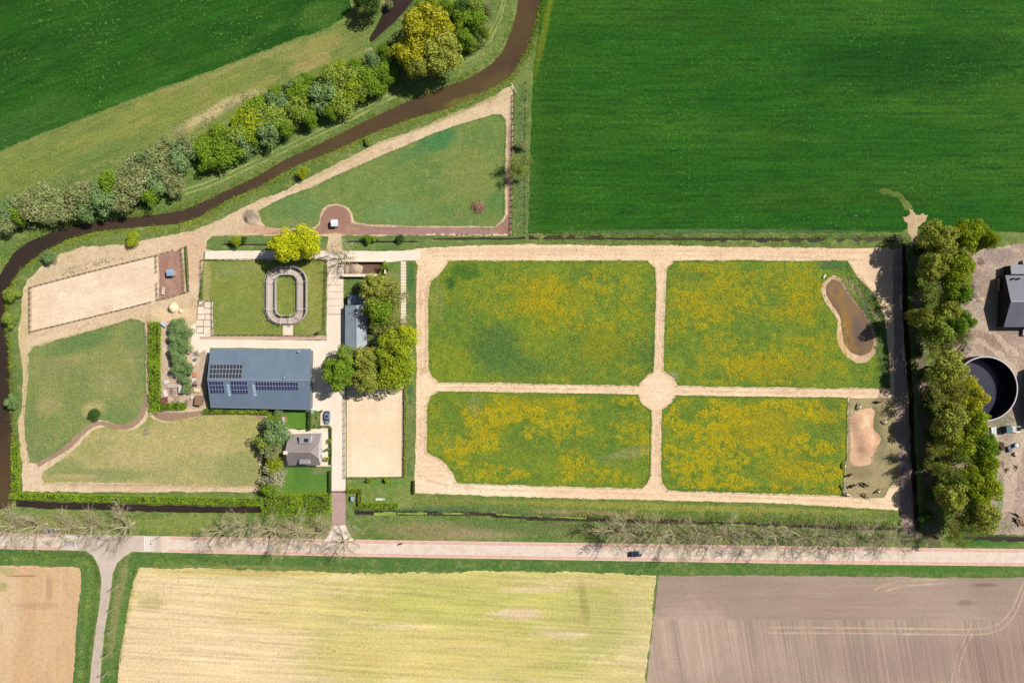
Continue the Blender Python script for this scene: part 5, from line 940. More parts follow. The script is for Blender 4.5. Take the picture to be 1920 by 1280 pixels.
mm.face([q[0], q[1], q[1]+z3, q[0]+z3]); mm.face([q[2], q[3], q[3]+z3, q[2]+z3])
mm.face([q[1], q[2], q[2]+z3, Vector((q[2].x, hn_k.y, hip_n.z-.15)), Vector((q[1].x, hs_k.y, hip_s.z-.15)), q[1]+z3])
mm.face([q[3], q[0], q[0]+z3, Vector((q[0].x, r0.y, hr-.15)), q[3]+z3]); mm.build('wall', brickw, hs)
for quad in ((sw, se, hip_s, r1, r0), (r0, r1, hip_n, ne, nw), (hip_s, hip_n, r1)):
    mm = MB(ho); mm.slab(quad, .14); mm.build('roof', tile, hs)
ridge_m = plain('ridge_tile', (172, 160, 156), .8, .2, .08, 2)
for a, b2 in ((r0, r1), (r1, hip_s), (r1, hip_n)):
    mm = MB(ho); mm.beam(a+Vector((0, 0, .06)), b2+Vector((0, 0, .06)), .26, .14); mm.build('ridge_tiles', ridge_m, hs)
c = P(535, 848, 7.6); mm = MB(ho); mm.box((c.x+.1, c.y, 6.9), (1.1, .9, 2.2)); ch = mm.build('chimney', whitem, hs)
mm = MB(ho); mm.box((c.x+.1, c.y, 8.06), (1.3, 1.1, .1)); mm.build('cap', con2, ch)
lead = plain('zinc_flat_roof', (150, 150, 154), .6, .3, .06, 2)
for px, py, w, d, hz, base in ((572, 824.5, 3.9, 2.4, 5.7, 3.6), (570.5, 865, 3.3, 1.6, 5.3, 3.4)):
    c = P(px, py, hz); mm = MB(ho); mm.box((c.x, c.y, (hz+base)/2), (w-.2, d-.2, hz-base)); dm = mm.build('dormer', whitem, hs)
    mm = MB(ho); mm.box((c.x, c.y, hz+.06), (w, d, .12)); mm.build('dormer_roof', lead, dm)
    s_ = 1 if py < 847 else -1; mm = MB(ho); mm.box((c.x, c.y+s_*(d/2-.08), hz-.6), (w-.7, .04, .8)); mm.build('pane', glass, dm)
    if py < 847: mm = MB(ho); mm.box((c.x+.4, c.y-.1, hz+.16), (1.5, 1.2, .06)); mm.build('roof_hatch', glass, dm)
for y in (-2.6, 0, 2.6):
    mm = MB(ho); mm.box((q[1].x+.03, ho.y+y, 1.6), (.06, 1.3, 1.4)); wd_ = mm.build('window', whitem, hs); mm = MB(ho); mm.box((q[1].x+.07, ho.y+y, 1.6), (.03, 1.05, 1.15)); mm.build('pane', glass, wd_)
mm = MB(ho); mm.box((q[1].x+.05, ho.y+1.3, 4.2), (.06, .7, .9)); mm.build('attic_window', glass, hs)
# barns at the right edge
dk_roof = roof_mat('anthracite_sheet', (98, 102, 116), rough=.5); dk_wall = plain('dark_boards', (52, 50, 52), .85, .15, .12, 3); 
rb, ro, q = gable('barn', 'anthracite roofed barn at the right edge of the farmyard', [(1882, 613), (2010, 613), (2010, 516), (1885, 516)], [(1895.6, 565), (2010, 565)], 3.4, 6.2, dk_roof, dk_wall, 'barn')
e = P(1896, 496, 3.6); f2 = P(2010, 516, 3.6); mm = MB(ro); mm.slab([(e.x, f2.y+.4, 3.62), (f2.x, f2.y+.4, 3.62), (f2.x, e.y, 3.3), (e.x, e.y, 3.3)], .12); mm.build('lean_to_roof', dk_roof, rb)
mm = MB(ro); mm.box(((e.x+f2.x)/2, (e.y+f2.y)/2, 1.6), (f2.x-e.x-.3, e.y-f2.y-.5, 3.2)); mm.build('lean_to_wall', dk_wall, rb)
for px in (1901, 1911): c = P(px, 522.5, 4.6); mm = MB(ro); mm.tube((c.x, c.y, 3.5), (c.x, c.y, 4.9), .28, .28, 10); mm.build('vent_pipe', blackm, rb)
c = P(1874, 522, 1.6); mm = MB((c.x, c.y, 0)); mm.box((c.x, c.y-2.0, .9), (.14, 4.2, 1.8)); tag(mm.build('yard_wall', wood), 'thin board wall at the left of the anthracite barn', 'wall')
sh, sho, q = gable('shed', 'dark shed that only just reaches into the photo right of the tank', [(1936, 800), (2030, 800), (2030, 690), (1936, 690)], [(1942, 745), (2030, 745)], 3.2, 5.6, dk_roof, dk_wall, 'shed')
# slurry tank
tc = P(1848, 728.5, 5.0); tc.z = 0; tr_, th = 10.7, 5.0
tk_ = empty('slurry_tank', tc, 'large round open slurry tank with a pale rim', 'tank'); mm = MB()
N = 64
for i in range(N):
    a, b2 = 2*pi*i/N, 2*pi*(i+1)/N
    for r, o2 in ((tr_, 1), (tr_-.15, -1)):
        pts = [(cos(a)*r, sin(a)*r, -.1), (cos(b2)*r, sin(b2)*r, -.1), (cos(b2)*r, sin(b2)*r, th), (cos(a)*r, sin(a)*r, th)]; mm.face(pts[::o2])
mm.build('tank_wall', plain('tank_sheet', (34, 38, 46), .6, .3, .08, 2), tk_, True)
mm = MB()
for i in range(N):
    a, b2 = 2*pi*i/N, 2*pi*(i+1)/N; ro_, ri_ = tr_+.1, tr_-.25
    mm.face([(cos(a)*ri_, sin(a)*ri_, th+.05), (cos(a)*ro_, sin(a)*ro_, th+.05), (cos(b2)*ro_, sin(b2)*ro_, th+.05), (cos(b2)*ri_, sin(b2)*ri_, th+.05)])
    mm.face([(cos(a)*ro_, sin(a)*ro_, th-.15), (cos(b2)*ro_, sin(b2)*ro_, th-.15), (cos(b2)*ro_, sin(b2)*ro_, th+.05), (cos(a)*ro_, sin(a)*ro_, th+.05)])
    mm.face([(cos(b2)*ri_, sin(b2)*ri_, th-.15), (cos(a)*ri_, sin(a)*ri_, th-.15), (cos(a)*ri_, sin(a)*ri_, th+.05), (cos(b2)*ri_, sin(b2)*ri_, th+.05)])
mm.build('rim', plain('concrete_rim', (206, 202, 204), .7, .3, .05, 3), tk_)
slm, nt, b = new_mat('slurry'); n = NT(nt); sp = n.rng(n.noise(1.6, 3), .66, .70); sp = n.math('MULTIPLY', sp, n.rng(n.noise(.2, 3), .4, .6))
cc = n.mix(n.rng(n.noise(.12, 4), .35, .65), C(14, 18, 44), C(30, 32, 54)); nt.links.new(n.mix(n.math('MULTIPLY', sp, .7), cc, C(150, 146, 140)), b.inputs['Base Color']); b.inputs['Roughness'].default_value = .25; b.inputs['Specular IOR Level'].default_value = .4  # blue of both liquid tones is the sky's reflection painted into the base colour
mm = MB(); mm.face([(cos(2*pi*i/N)*(tr_-.14), sin(2*pi*i/N)*(tr_-.14), .35) for i in range(N)]); mm.build('slurry', slm, tk_)
# ------------------------------------------------------------ oval horse walker
wc = P(539.5, 554); wk = empty('horse_walker', wc, 'oval covered track horse walker with grey walls on the lawn paddock', 'horse walker')
def oval(a, b2, n=48, p=3.0):
    o = []
    for i in range(n):
        t = 2*pi*i/n; o.append((math.copysign(abs(cos(t))**(2/p), cos(t))*a, math.copysign(abs(sin(t))**(2/p), sin(t))*b2))
    return o
OA, OB, IA, IB = 6.65, 9.5, 3.75, 7.0
def rrect(a, b2, r, n=48):
    q = []
    for cx_, cy_, a0 in ((a-r, b2-r, 0), (r-a, b2-r, pi/2), (r-a, r-b2, pi), (a-r, r-b2, 1.5*pi)):
        q += [(cx_+r*cos(a0+k*pi/2/11), cy_+r*sin(a0+k*pi/2/11)) for k in range(12)]
    return q
out, inn_ = rrect(OA, OB, 4.9), rrect(IA, IB, 2.4)
wallm = plain('walker_board', (206, 200, 192), .8, .2, .06, 2, c2=(192, 184, 176)); walk_floor = ground_mat('walker_floor', (208, 194, 180), (190, 174, 160), None, fine=1.8, amp=.1, bump=.1)
mm = MB()
for i in range(48):
    j = (i+1) % 48; mm.face([(*inn_[i], .06), (*out[i], .06), (*out[j], .06), (*inn_[j], .06)])
mm.build('floor', walk_floor, wk)
def ring_wall(poly, t, h, name, mat):
    mm = MB(); n = len(poly)
    c1 = [Vector((*p, 0)) for p in poly]; c2 = [v*(1+t/v.length) for v in c1]; Z = Vector((0, 0, h))
    for i in range(n):
        j = (i+1) % n; mm.face([c2[i], c2[j], c2[j]+Z, c2[i]+Z]); mm.face([c1[j], c1[i], c1[i]+Z, c1[j]+Z]); mm.face([c1[i]+Z, c2[i]+Z, c2[j]+Z, c1[j]+Z])
    return mm.build(name, mat, wk)
ring_wall(out, .1, 1.75, 'outer_wall', wallm); ring_wall(inn_, .09, 1.6, 'inner_wall', wallm)
for i in (0, 5, 11, 12, 18, 23, 24, 29, 35, 36, 42, 47):
    p, p2 = Vector((*out[i], 0)), Vector((*inn_[i], 0)); mm = MB()
    d = (p-p2).normalized(); mm.beam(p2-d*.2+Vector((0, 0, 2.2)), p+d*.5+Vector((0, 0, 2.2)), .09, .09); mm.box(p+d*.3+Vector((0, 0, 1.1)), (.1, .1, 2.2)); mm.box(p2-d*.1+Vector((0, 0, 1.1)), (.1, .1, 2.2)); mm.build('crossbar', whitem, wk)
for nm, poly, z in (('rail', out, 2.22), ('rail', inn_, 2.22)):
    mm = MB(); sc_ = 1.05 if poly is out else .97
    for i in range(0, 48): a, b2 = Vector((*poly[i], 0))*sc_, Vector((*poly[(i+1) % 48], 0))*sc_; a.z = b2.z = z; mm.beam(a, b2, .05, .05)
    mm.build(nm, whitem, wk)
mm = MB((wc.x, wc.y, 0)); a = P(540, 617); mm.box((a.x, a.y, .05), (3.4, 4.2, .07)); tag(mm.build('concrete_ramp', con2), 'pale concrete slab at the south entrance of the oval walker', 'slab')
# lane slabs
lo = P(628, 545); ln = empty('slab_lane', lo, 'row of large concrete slabs on the lane between walker and stable', 'paving'); 
ys_s = [500, 509, 521.5, 534.5, 547, 560, 573, 589]
for a, b2 in zip(ys_s, ys_s[1:]):
    p, q2 = P(615, b2), P(643, a); mm = MB(lo); mm.box(((p.x+q2.x)/2, (p.y+q2.y)/2, .04), (q2.x-p.x, q2.y-p.y-.14, .09+random.random()*.012)); mm.build('slab', con2, ln)
lo = P(388, 596); ln = empty('slab_yard', lo, 'loose laid concrete slabs left of the lawn paddock', 'paving')
for a, b2, c2, d in ((371, 575, 383, 589), (384, 565, 397, 577), (376, 578.5, 397, 588), (384, 575, 397, 577.5), (370, 590, 384, 599), (368, 600, 381, 611), (382, 600, 396, 612), (369, 613, 381, 624), (382, 613, 396, 626), (385, 589.5, 397, 599)):
    p, q2 = P(a, d), P(c2, b2); mm = MB(lo); mm.box(((p.x+q2.x)/2, (p.y+q2.y)/2, .05), (q2.x-p.x-.12, q2.y-p.y-.12, .09+random.random()*.012)); mm.build('slab', con2, ln)
lo = P(757, 552); ln = empty('plank_path', lo, 'cream concrete plank path between the orchard grass strips', 'paving')
for k in range(22):
    p = P(756.5, 493+k*5.8); mm = MB(lo); mm.box((p.x, p.y, .05), (1.75+.05*random.random(), .95, .08+random.random()*.015)); mm.build('slab', con2, ln)
# ------------------------------------------------------------ feeders, gate, troughs
def feeder(px, py, w, d, h, mat, label):
    c = P(px, py, h); o = empty('hay_feeder', (c.x, c.y, 0), label, 'hay feeder', None, .03)
    for sx in (-1, 1):
        for sy in (-1, 1): mm = MB(); mm.box((sx*(w/2-.12), sy*(d/2-.12), h/2), (.1, .1, h)); mm.build('post', steel, o)
    mm = MB(); mm.slab([(-w/2, -d/2, h-.05), (w/2, -d/2, h-.05), (w/2, 0, h+.22), (-w/2, 0, h+.22)], .04); mm.slab([(-w/2, 0, h+.22), (w/2, 0, h+.22), (w/2, d/2, h-.05), (-w/2, d/2, h-.05)], .04); mm.build('roof', mat, o)
    mm = MB(); mm.box((0, 0, .5), (w-.5, d-.5, .5)); mm.build('hay', maize, o)
    for sy in (-1, 1): mm = MB(); mm.box((0, sy*(d/2-.15), .8), (w-.3, .05, .06)); mm.box((0, sy*(d/2-.15), .45), (w-.3, .05, .06)); mm.build('rail', steel, o)
    return o
feeder(319, 511, 2.35, 2.2, 1.95, plain('blue_sheet', (150, 182, 208), .4, .4, .05, 2), 'hay feeder with a light blue roof in the reddish yard')
feeder(627, 418, 2.35, 2.3, 1.95, plain('white_sheet', (236, 240, 246), .4, .4, .04, 2), 'hay feeder with a white roof in the round bay of the red path')
def trough(px, py, l, w, rz, mat, label, cat='trough', h=.6):
    c = P(px, py); o = empty(cat.replace(' ', '_'), c, label, cat, None, rz); mm = MB(); mm.box((0, 0, .08), (l, w, .12)); mm.build('base', mat, o)
    for s_, e_ in ((1, 0), (-1, 0)): mm = MB(); mm.box((0, s_*(w/2-.05), h/2), (l, .09, h)); mm.build('side', mat, o); mm = MB(); mm.box((s_*(l/2-.05), 0, h/2), (.09, w-.2, h)); mm.build('end', mat, o)
trough(307, 545, 2.6, .7, 1.48, con2, 'long pale trough in the corner of the reddish yard')
trough(713, 935, 3.0, .75, 0, whitem, 'long white trough on the grass right of the driveway')
c = P(661, 934.5, 1.3); o = empty('storage_box', (c.x, c.y, 0), 'grey-blue lidded box casting a dark shadow right of the driveway', 'box'); mm = MB(); mm.box((0, 0, .65), (1.15, 1.5, 1.3)); mm.build('body', door_m, o); mm = MB(); mm.box((.02, 0, 1.34), (1.25, 1.6, .08), 0, 0, .05); mm.build('lid', plain('box_lid', (150, 170, 186), .5, .4, .05, 2), o); mm = MB(); mm.box((.66, 0, 1.05), (.05, .4, .06)); mm.build('handle', steel, o)
c = P(635, 920); o = empty('gate', c, 'wide dark gate across the driveway', 'gate'); gm = plain('gate_steel', (92, 78, 92), .6, .3, .06, 3)
for x in (-2.5, 2.5): mm = MB(); mm.box((x, 0, .7), (.16, .16, 1.4)); mm.build('post', gm, o)
for z in (.25, .7, 1.15): mm = MB(); mm.box((0, 0, z), (4.84, .07, .12)); mm.build('bar', gm, o)
for x in (-1.6, -.8, 0, .8, 1.6): mm = MB(); mm.box((x, 0.06, .7), (.06, .05, 1.0)); mm.build('upright', gm, o)
c = P(304, 1003.5, 0); o = empty('street_lamp', c, 'slim street lamp at the road beside the right speed ramp', 'street lamp'); mm = MB(); mm.tube((0, 0, 0), (0, 0, 5), .09, .05, 8); mm.build('pole', steel, o); mm = MB(); mm.tube((0, 0, 4.95), (0, -.9, 5.1), .035, .03, 6); mm.build('arm', steel, o); mm = MB(); mm.box((0, -1.0, 5.12), (.26, .6, .1)); mm.build('lamp_head', whitem, o)
c = P(665, 985); o = empty('road_sign', c, 'small white board on two posts right of the driveway mouth', 'sign'); mm = MB(); mm.box((0, 0, .75), (1.3, .05, .5)); mm.build('board', whitem, o)
for x in (-.5, .5): mm = MB(); mm.box((x, .05, .5), (.07, .07, 1.0)); mm.build('post', steel, o)
# ------------------------------------------------------------ fences
def pt_mesh(name, w, h, mat): mm = MB(); mm.box((0, 0, h/2-.1), (w, w, h+.2)); return mm.mesh(name, mat)
post_w = pt_mesh('post', .13, 1.3, wood_d); post_l = pt_mesh('post', .15, 1.35, wood); post_s = pt_mesh('post', .07, 1.05, wood_d)
def fence(lines, spacing, label, post=post_w, rails=((1.15, .06, .10), (.65, .06, .10)), mat=wood, name='rail_fence', rail='rail', group=None):
    o0 = P(*lines[0][0]); o = empty(name, o0, label, 'fence', group)
    for ln_ in lines:
        pts = [P(*p) for p in ln_]
        for p in pts: p.z = ground_z_w(p.x, p.y)
        for i, (a, b2) in enumerate(zip(pts, pts[1:])):
            l = (b2-a).length; n = max(1, round(l/spacing))
            for k in range(n+(1 if i == len(pts)-2 else 0)):
                p = a.lerp(b2, k/n); link('post', post, o, p-o0)
            for z, w, h in rails:
                mm = MB(o0); mm.beam(a+Vector((0, 0, z)), b2+Vector((0, 0, z)), w, h); mm.build(rail, mat, o)
    return o
fence([[(58, 539), (130, 520), (220, 497), (294, 479), (326, 470)], [(58, 539), (58, 622), (150, 600), (250, 575), (284, 566)]], 1.9, 'dark post and rail fence round the left riding arena', mat=wood_d)
fence([[(294.5, 480), (295, 510)], [(295.5, 531), (297, 562), (329, 555)], [(340, 466), (351, 462.5), (356, 546), (341, 551)], [(341.5, 466), (347, 549)]], 1.9, 'wooden fence round the reddish feeding yard', post=post_l)
fence([[(380, 487), (500, 486), (612, 485), (608.5, 616), (594, 629), (500, 628), (400, 628), (399, 564), (379, 563), (378, 489)]], 2.4, 'post and rail fence round the lawn paddock with the walker', mat=wood_d)
fence([[(647, 728), (647, 894.5), (700, 895), (758, 894), (759, 728)]], 2.6, 'wooden fence round the cream sand arena', mat=wood)
fence([[(965, 178), (964, 300), (960, 440)], [(962, 178), (961, 300), (957.5, 440)]], 2.0, 'double dark fence on the right side of the triangular paddock', mat=wood_d)
fence([[(987.5, 155), (986, 300), (986, 436)]], 3.0, 'low pale fence between the rough strip and the big crop field', post=post_l, rails=((.7, .05, .08),), mat=wood)
c = P(963, 166); mm = MB((c.x, c.y, 0)); a, b2 = P(959, 157), P(969, 176); a.z = b2.z = .9; mm.beam(a, b2, .12, .12); tag(mm.build('barrier_pole', whitem), 'pale pole barrier at the river end of the double fence', 'barrier')
thin = plain('fence_wire', (150, 146, 138), .5, .4, .05, 3); W1 = ((.95, .025, .03), (.55, .02, .025)); GFe = 'wire fences round the flower meadows'
for poly, l in ((M1, 'wire fence round the flower meadow at the top left'), (M2[:4]+[(1668, 728)]+M2[9:], 'wire fence round the flower meadow with the pond'), (M3, 'wire fence round the flower meadow at the lower left'), (M4, 'wire fence round the flower meadow with the most blooms')):
    cx = sum(p[0] for p in poly)/len(poly); cy = sum(p[1] for p in poly)/len(poly); fence([[(cx+(x-cx)*1.004, cy+(y-cy)*1.006) for x, y in poly+poly[:1]]], 4.6, l, post=post_s, rails=W1, mat=thin, name='wire_fence', rail='wire', group=GFe)
fence([[(485, 396), (540, 368), (640, 326), (750, 278), (850, 238), (925, 216), (940, 216), (950, 226), (947, 400), (928, 426), (780, 425), (664, 418)]], 4.5, 'wire fence round the triangular paddock', post=post_s, rails=W1, mat=thin, name='wire_fence', rail='wire')
fence([[(55, 664), (62, 650), (160, 624), (246, 598), (273, 606), (276, 760)], [(47, 760), (53, 700), (55, 664)], [(47, 762), (56, 866)]], 5, 'wire fence round the green left paddock', post=post_s, rails=W1, mat=thin, name='wire_fence', rail='wire')
fence([[(84, 906), (300, 908), (486, 913)]], 5, 'wire fence along the bottom of the yellowish left paddock', post=post_s, rails=W1, mat=thin, name='wire_fence', rail='wire')
fence([[(1592, 745), (1590, 850), (1582, 930), (1640, 936), (1660, 926)]], 4, 'wire fence of the pen with the horses', post=post_s, rails=W1, mat=thin, name='wire_fence', rail='wire')
fence([[(1672, 490), (1684, 600), (1690, 740)], [(1692, 750), (1696, 900)]], 4.5, 'wire fence along the shaded farm track', post=post_s, rails=W1, mat=thin, name='wire_fence', rail='wire')
# ------------------------------------------------------------ cars
def car(px, py, rz, paint, label, L=4.3, Wd=1.78, H=1.5, estate=True):
    c = P(px, py, 1.0); o = empty('car', (c.x, c.y, 0.03), label, 'car', None, rz)
    secs = [(-.5, .72, .62), (-.485, .86, .80), (-.42, .95, .92), (-.25, 1, .98), (0, 1, .96), (.2, 1, .93), (.36, .96, .84), (.46, .86, .74), (.5, .66, .58)]
    mm = MB(); rows = []
    for t, w, h in secs:
        x = t*L; hw = w*Wd/2; prof = [(-hw*.96, .22), (-hw, .5), (-hw*.97, h-.1), (-hw*.84, h), (0, h+.03), (hw*.84, h), (hw*.97, h-.1), (hw, .5), (hw*.96, .22)]
        rows.append([mm.pt((x, y, z)) for y, z in prof])
    for a, b2 in zip(rows, rows[1:]):
        for i in range(8): mm.f.append([a[i], a[i+1], b2[i+1], b2[i]])
    mm.f.append(rows[0]); mm.f.append(rows[-1][::-1])
    mm.build('body', paint, o, True)
    x0, x1, x2, x3 = -.46*L if estate else -.40*L, -.36*L, .06*L, .24*L; hb, ht = Wd*.44, Wd*.37; z0, z1 = .93, H
    B = [(x0, -hb, z0), (x3, -hb, z0-.03), (x3, hb, z0-.03), (x0, hb, z0)]; T = [(x1, -ht, z1-.03), (x2, -ht, z1-.02), (x2, ht, z1-.02), (x1, ht, z1-.03)]
    for nm, fc in (('windscreen', (B[1], B[2], T[2], T[1])), ('rear_window', (B[3], B[0], T[0], T[3])), ('side_window', (B[0], B[1], T[1], T[0])), ('side_window', (B[2], B[3], T[3], T[2]))):
        mm = MB(); mm.face(fc); mm.build(nm, glass, o)
    mm = MB(); mm.box(((x1+x2)/2, 0, z1), (x2-x1, ht*2, .06)); rf = mm.build('roof', paint, o)
    mm = MB(); mm.box(((x1+x2)/2+.15, 0, z1+.035), ((x2-x1)*.55, ht*1.3, .012)); mm.build('sunroof', glass, rf)
    for sx in (-.31, .31):
        for sy in (-1, 1):
            mm = MB(); x = sx*L; y = sy*(Wd/2-.12); mm.tube((x, y-.1, .31), (x, y+.1, .31), .31, .31, 14); wh = mm.build('wheel', blackm, o); mm = MB(); mm.tube((x, y+sy*.09, .31), (x, y+sy*.115, .31), .19, .19, 10); mm.build('rim', steel, wh)
    for sy in (-1, 1):
        mm = MB(); mm.box((.475*L, sy*Wd*.33, .66), (.12, .3, .12)); mm.build('headlight', whitem, o); mm = MB(); mm.box((-.492*L, sy*Wd*.36, .76), (.06, .22, .16)); mm.build('tail_light', plain('red_lamp', (150, 30, 28), .4), o)
        mm = MB(); mm.box((.17*L, sy*(Wd/2+.07), .98), (.12, .18, .12)); mm.build('mirror', paint, o)
    return o
car(613, 783, radians(-92), plain('blue_grey_paint', (126, 148, 180), .25, .6, .03, 2), 'blue-grey estate car parked beside the house front', L=4.6)
car(1192, 1039, 0.0, plain('dark_blue_paint', (52, 64, 100), .22, .6, .03, 2), 'dark blue car driving under the leafless trees on the road')
car(92, 995, radians(178), plain('silver_paint', (172, 184, 204), .25, .6, .03, 2), 'silver-blue car on the road under the leafless trees at the left', L=4.2)
# ------------------------------------------------------------ skinned figures
def skin_mesh(name, verts, edges, rad, mat, sub=2, root=0):
    me = bpy.data.meshes.new(name+'_cage'); me.from_pydata([Vector(v) for v in verts], edges, []); me.update()
    o = bpy.data.objects.new(name+'_cage', me); COL.objects.link(o); m = o.modifiers.new('skin', 'SKIN'); m.use_smooth_shade = True
    for i, sv in enumerate(me.skin_vertices[0].data):
        r = rad[i]; sv.radius = r if isinstance(r, tuple) else (r, r); sv.use_root = (i == root)
    s = o.modifiers.new('sub', 'SUBSURF'); s.levels = sub; s.render_levels = sub
    dg = bpy.context.evaluated_depsgraph_get(); r = bpy.data.meshes.new_from_object(o.evaluated_get(dg)); r.name = name
    bpy.data.objects.remove(o); r.materials.clear(); r.materials.append(mat)
    for p in r.polygons: p.use_smooth = True
    return r
def horse_meshes(graze, coat):
    v = [(-.62, 0, 1.18), (-.2, 0, 1.12), (.25, 0, 1.12), (.6, 0, 1.18)]; r = [.27, .29, .29, .25]; e = [(0, 1), (1, 2), (2, 3)]
    neck = [(.86, 0, 1.3), (1.08, 0, 1.12), (1.26, .02, .8), (1.38, .04, .5), (1.50, .06, .22)] if graze else [(.84, 0, 1.45), (1.02, 0, 1.68), (1.16, 0, 1.84), (1.36, 0, 1.72), (1.6, 0, 1.52)]
    for p, rr in zip(neck, (.18, .14, .115, .115, .07)): v.append(p); r.append(rr); e.append((3 if len(v) == 5 else len(v)-2, len(v)-1))
    k = len(v)-3
    for s_ in (-1, 1): v.append((v[k][0]-.04, v[k][1]+s_*.08, v[k][2]+.16)); r.append(.03); e.append((k, len(v)-1))
    for s_ in (-1, 1):
        for st, pts in ((0, [(-.66, s_*.2, .85), (-.60, s_*.2, .66), (-.78, s_*.2, .48), (-.74, s_*.2, .14), (-.68, s_*.2, .03)]), (3, [(.6, s_*.17, .82), (.6, s_*.17, .46), (.6, s_*.17, .14), (.65, s_*.17, .03)])):
            prev = st
            for i, p in enumerate(pts): v.append(p); r.append((.17, .11, .075, .055, .06)[i] if st == 0 else (.12, .07, .05, .06)[i]); e.append((prev, len(v)-1)); prev = len(v)-1
    body = skin_mesh('horse_body', v, e, r, coat, 2, 1)
    mm = MB(); t0 = Vector((-.86, 0, 1.22))
    for a in range(7): y = (a-3)*.03; mm.tube(t0+Vector((0, y*.5, 0)), t0+Vector((-.2, y, -.35)), .05, .06, 5); mm.tube(t0+Vector((-.2, y, -.35)), t0+Vector((-.18, y*1.6, -.75)), .06, .015, 5)
    tail = mm.mesh('horse_tail', coat); mm = MB(); ch = [(.66, 0, 1.42)]+[(p[0]-.05*(0 if graze else 1), p[1], p[2]+(.17 if i < 2 else .12)) for i, p in enumerate(neck[:3])]
    for a, b2 in zip(ch, ch[1:]):
        for y in (-.05, .05): mm.tube((a[0], a[1]+y, a[2]), (b2[0], b2[1]+y, b2[2]), .055, .05, 5)
    return body, tail, mm.mesh('horse_mane', coat)
coat0 = plain('coat', (90, 70, 56), .7, .2, .1, 3); HM = {g: horse_meshes(g, coat0) for g in (True, False)}
coats = {k: plain('coat_'+k, c, .7, .2, .12, 3) for k, c in dict(black=(46, 40, 42), bay=(84, 56, 44), grey=(176, 170, 162), white=(240, 232, 220), dun=(172, 148, 112), cream=(226, 208, 176), brown=(106, 74, 54), dark=(48, 40, 36)).items()}
def horse(px, py, head, coat, mane, graze, label, s=1.0):
    c = P(px, py, 1.0); o = empty('horse', (c.x, c.y, ground_z_w(c.x, c.y)), label, 'horse', 'horses in the grazed pen', radians(head), (s, s, s))
    for nm, me, ct in (('body', HM[graze][0], coat), ('tail', HM[graze][1], mane), ('mane', HM[graze][2], mane)):
        h = link(nm, me, o); h.material_slots[0].link = 'OBJECT'; h.material_slots[0].material = coats[ct]
horse(1612, 762, 78, 'white', 'grey', True, 'white horse at the top of the pen left of the hillock', 1.05)
horse(1648, 753.5, 172, 'black', 'black', True, 'black horse near the track at the top right of the pen', .95)
horse(1660, 791, -40, 'white', 'brown', True, 'small white horse alone on the right side of the pen', .9)
horse(1584, 873.5, 88, 'cream', 'white', True, 'pale horse at the meadow fence below the hillock', 1.05)
horse(1593, 891, 26, 'bay', 'black', True, 'dark bay horse just below the pale horse', .95)
horse(1582, 913, -58, 'grey', 'white', True, 'grey horse with white mane at the left fence of the pen', 1.0)
horse(1598, 911, 34, 'bay', 'dark', False, 'dark horse with raised head right beside the grey one', 1.1)
horse(1622, 908, -28, 'black', 'bay', True, 'black horse in the middle of the lower pen', 1.15)
horse(1589, 926.5, -28, 'white', 'white', True, 'white horse by the sand track in the lower left pen corner', 1.05)
horse(1624, 928.5, -30, 'dun', 'cream', True, 'dun horse at the lower edge of the pen', 1.05)
horse(1648, 920.5, 38, 'cream', 'dark', True, 'cream horse nearest the lower right corner of the pen', 1.0)
# cyclist
cy = P(752, 1019, .8); bike = empty('bicycle', (cy.x, cy.y, .03), 'bicycle ridden along the pink cycle lane', 'bicycle', None, radians(178))
for x in (-.53, .53):
    mm = MB(); n_ = 20
    for i in range(n_): a, b2 = 2*pi*i/n_, 2*pi*(i+1)/n_; mm.tube((x+cos(a)*.33, 0, .34+sin(a)*.33), (x+cos(b2)*.33, 0, .34+sin(b2)*.33), .022, .022, 5, False)
    wh = mm.build('wheel', blackm, bike); mm = MB()
    for i in range(8): a = 2*pi*i/8; mm.tube((x, 0, .34), (x+cos(a)*.32, 0, .34+sin(a)*.32), .004, .004, 3, False)
    mm.build('spokes', steel, wh)
mm = MB()
for a, b2 in (((-.53, 0, .34), (-.05, 0, .32)), ((-.05, 0, .32), (-.2, 0, .86)), ((-.05, 0, .32), (.36, 0, .82)), ((-.19, 0, .8), (.36, 0, .84)), ((.53, 0, .34), (.34, 0, .98)), ((-.53, 0, .34), (-.18, 0, .78))): mm.tube(a, b2, .022, .022, 6)
mm.build('frame', plain('bike_paint', (40, 40, 48), .4), bike); mm = MB(); mm.box((-.22, 0, .92), (.26, .16, .07)); mm.build('saddle', blackm, bike); mm = MB(); mm.tube((.33, -.28, 1.06), (.33, .28, 1.06), .016, .016, 6); mm.tube((.34, 0, .96), (.33, 0, 1.06), .018, .018, 6); mm.build('handlebar', steel, bike)
jacket = plain('dark_red_jacket', (92, 52, 56), .85, .1, .1, 6); skin = plain('skin', (206, 160, 134), .6, .3, .05, 6)
V = [(-.18, 0, 1.0), (-.08, 0, 1.22), (.06, 0, 1.44), (.11, 0, 1.55), (.15, 0, 1.66), (.16, 0, 1.75), (.255, 0, 1.66)]; R_ = [(.15, .12), (.15, .12), (.17, .12), .055, (.085, .095), (.085, .09), .022]; E = [(0, 1), (1, 2), (2, 3), (3, 4), (4, 5), (4, 6)]
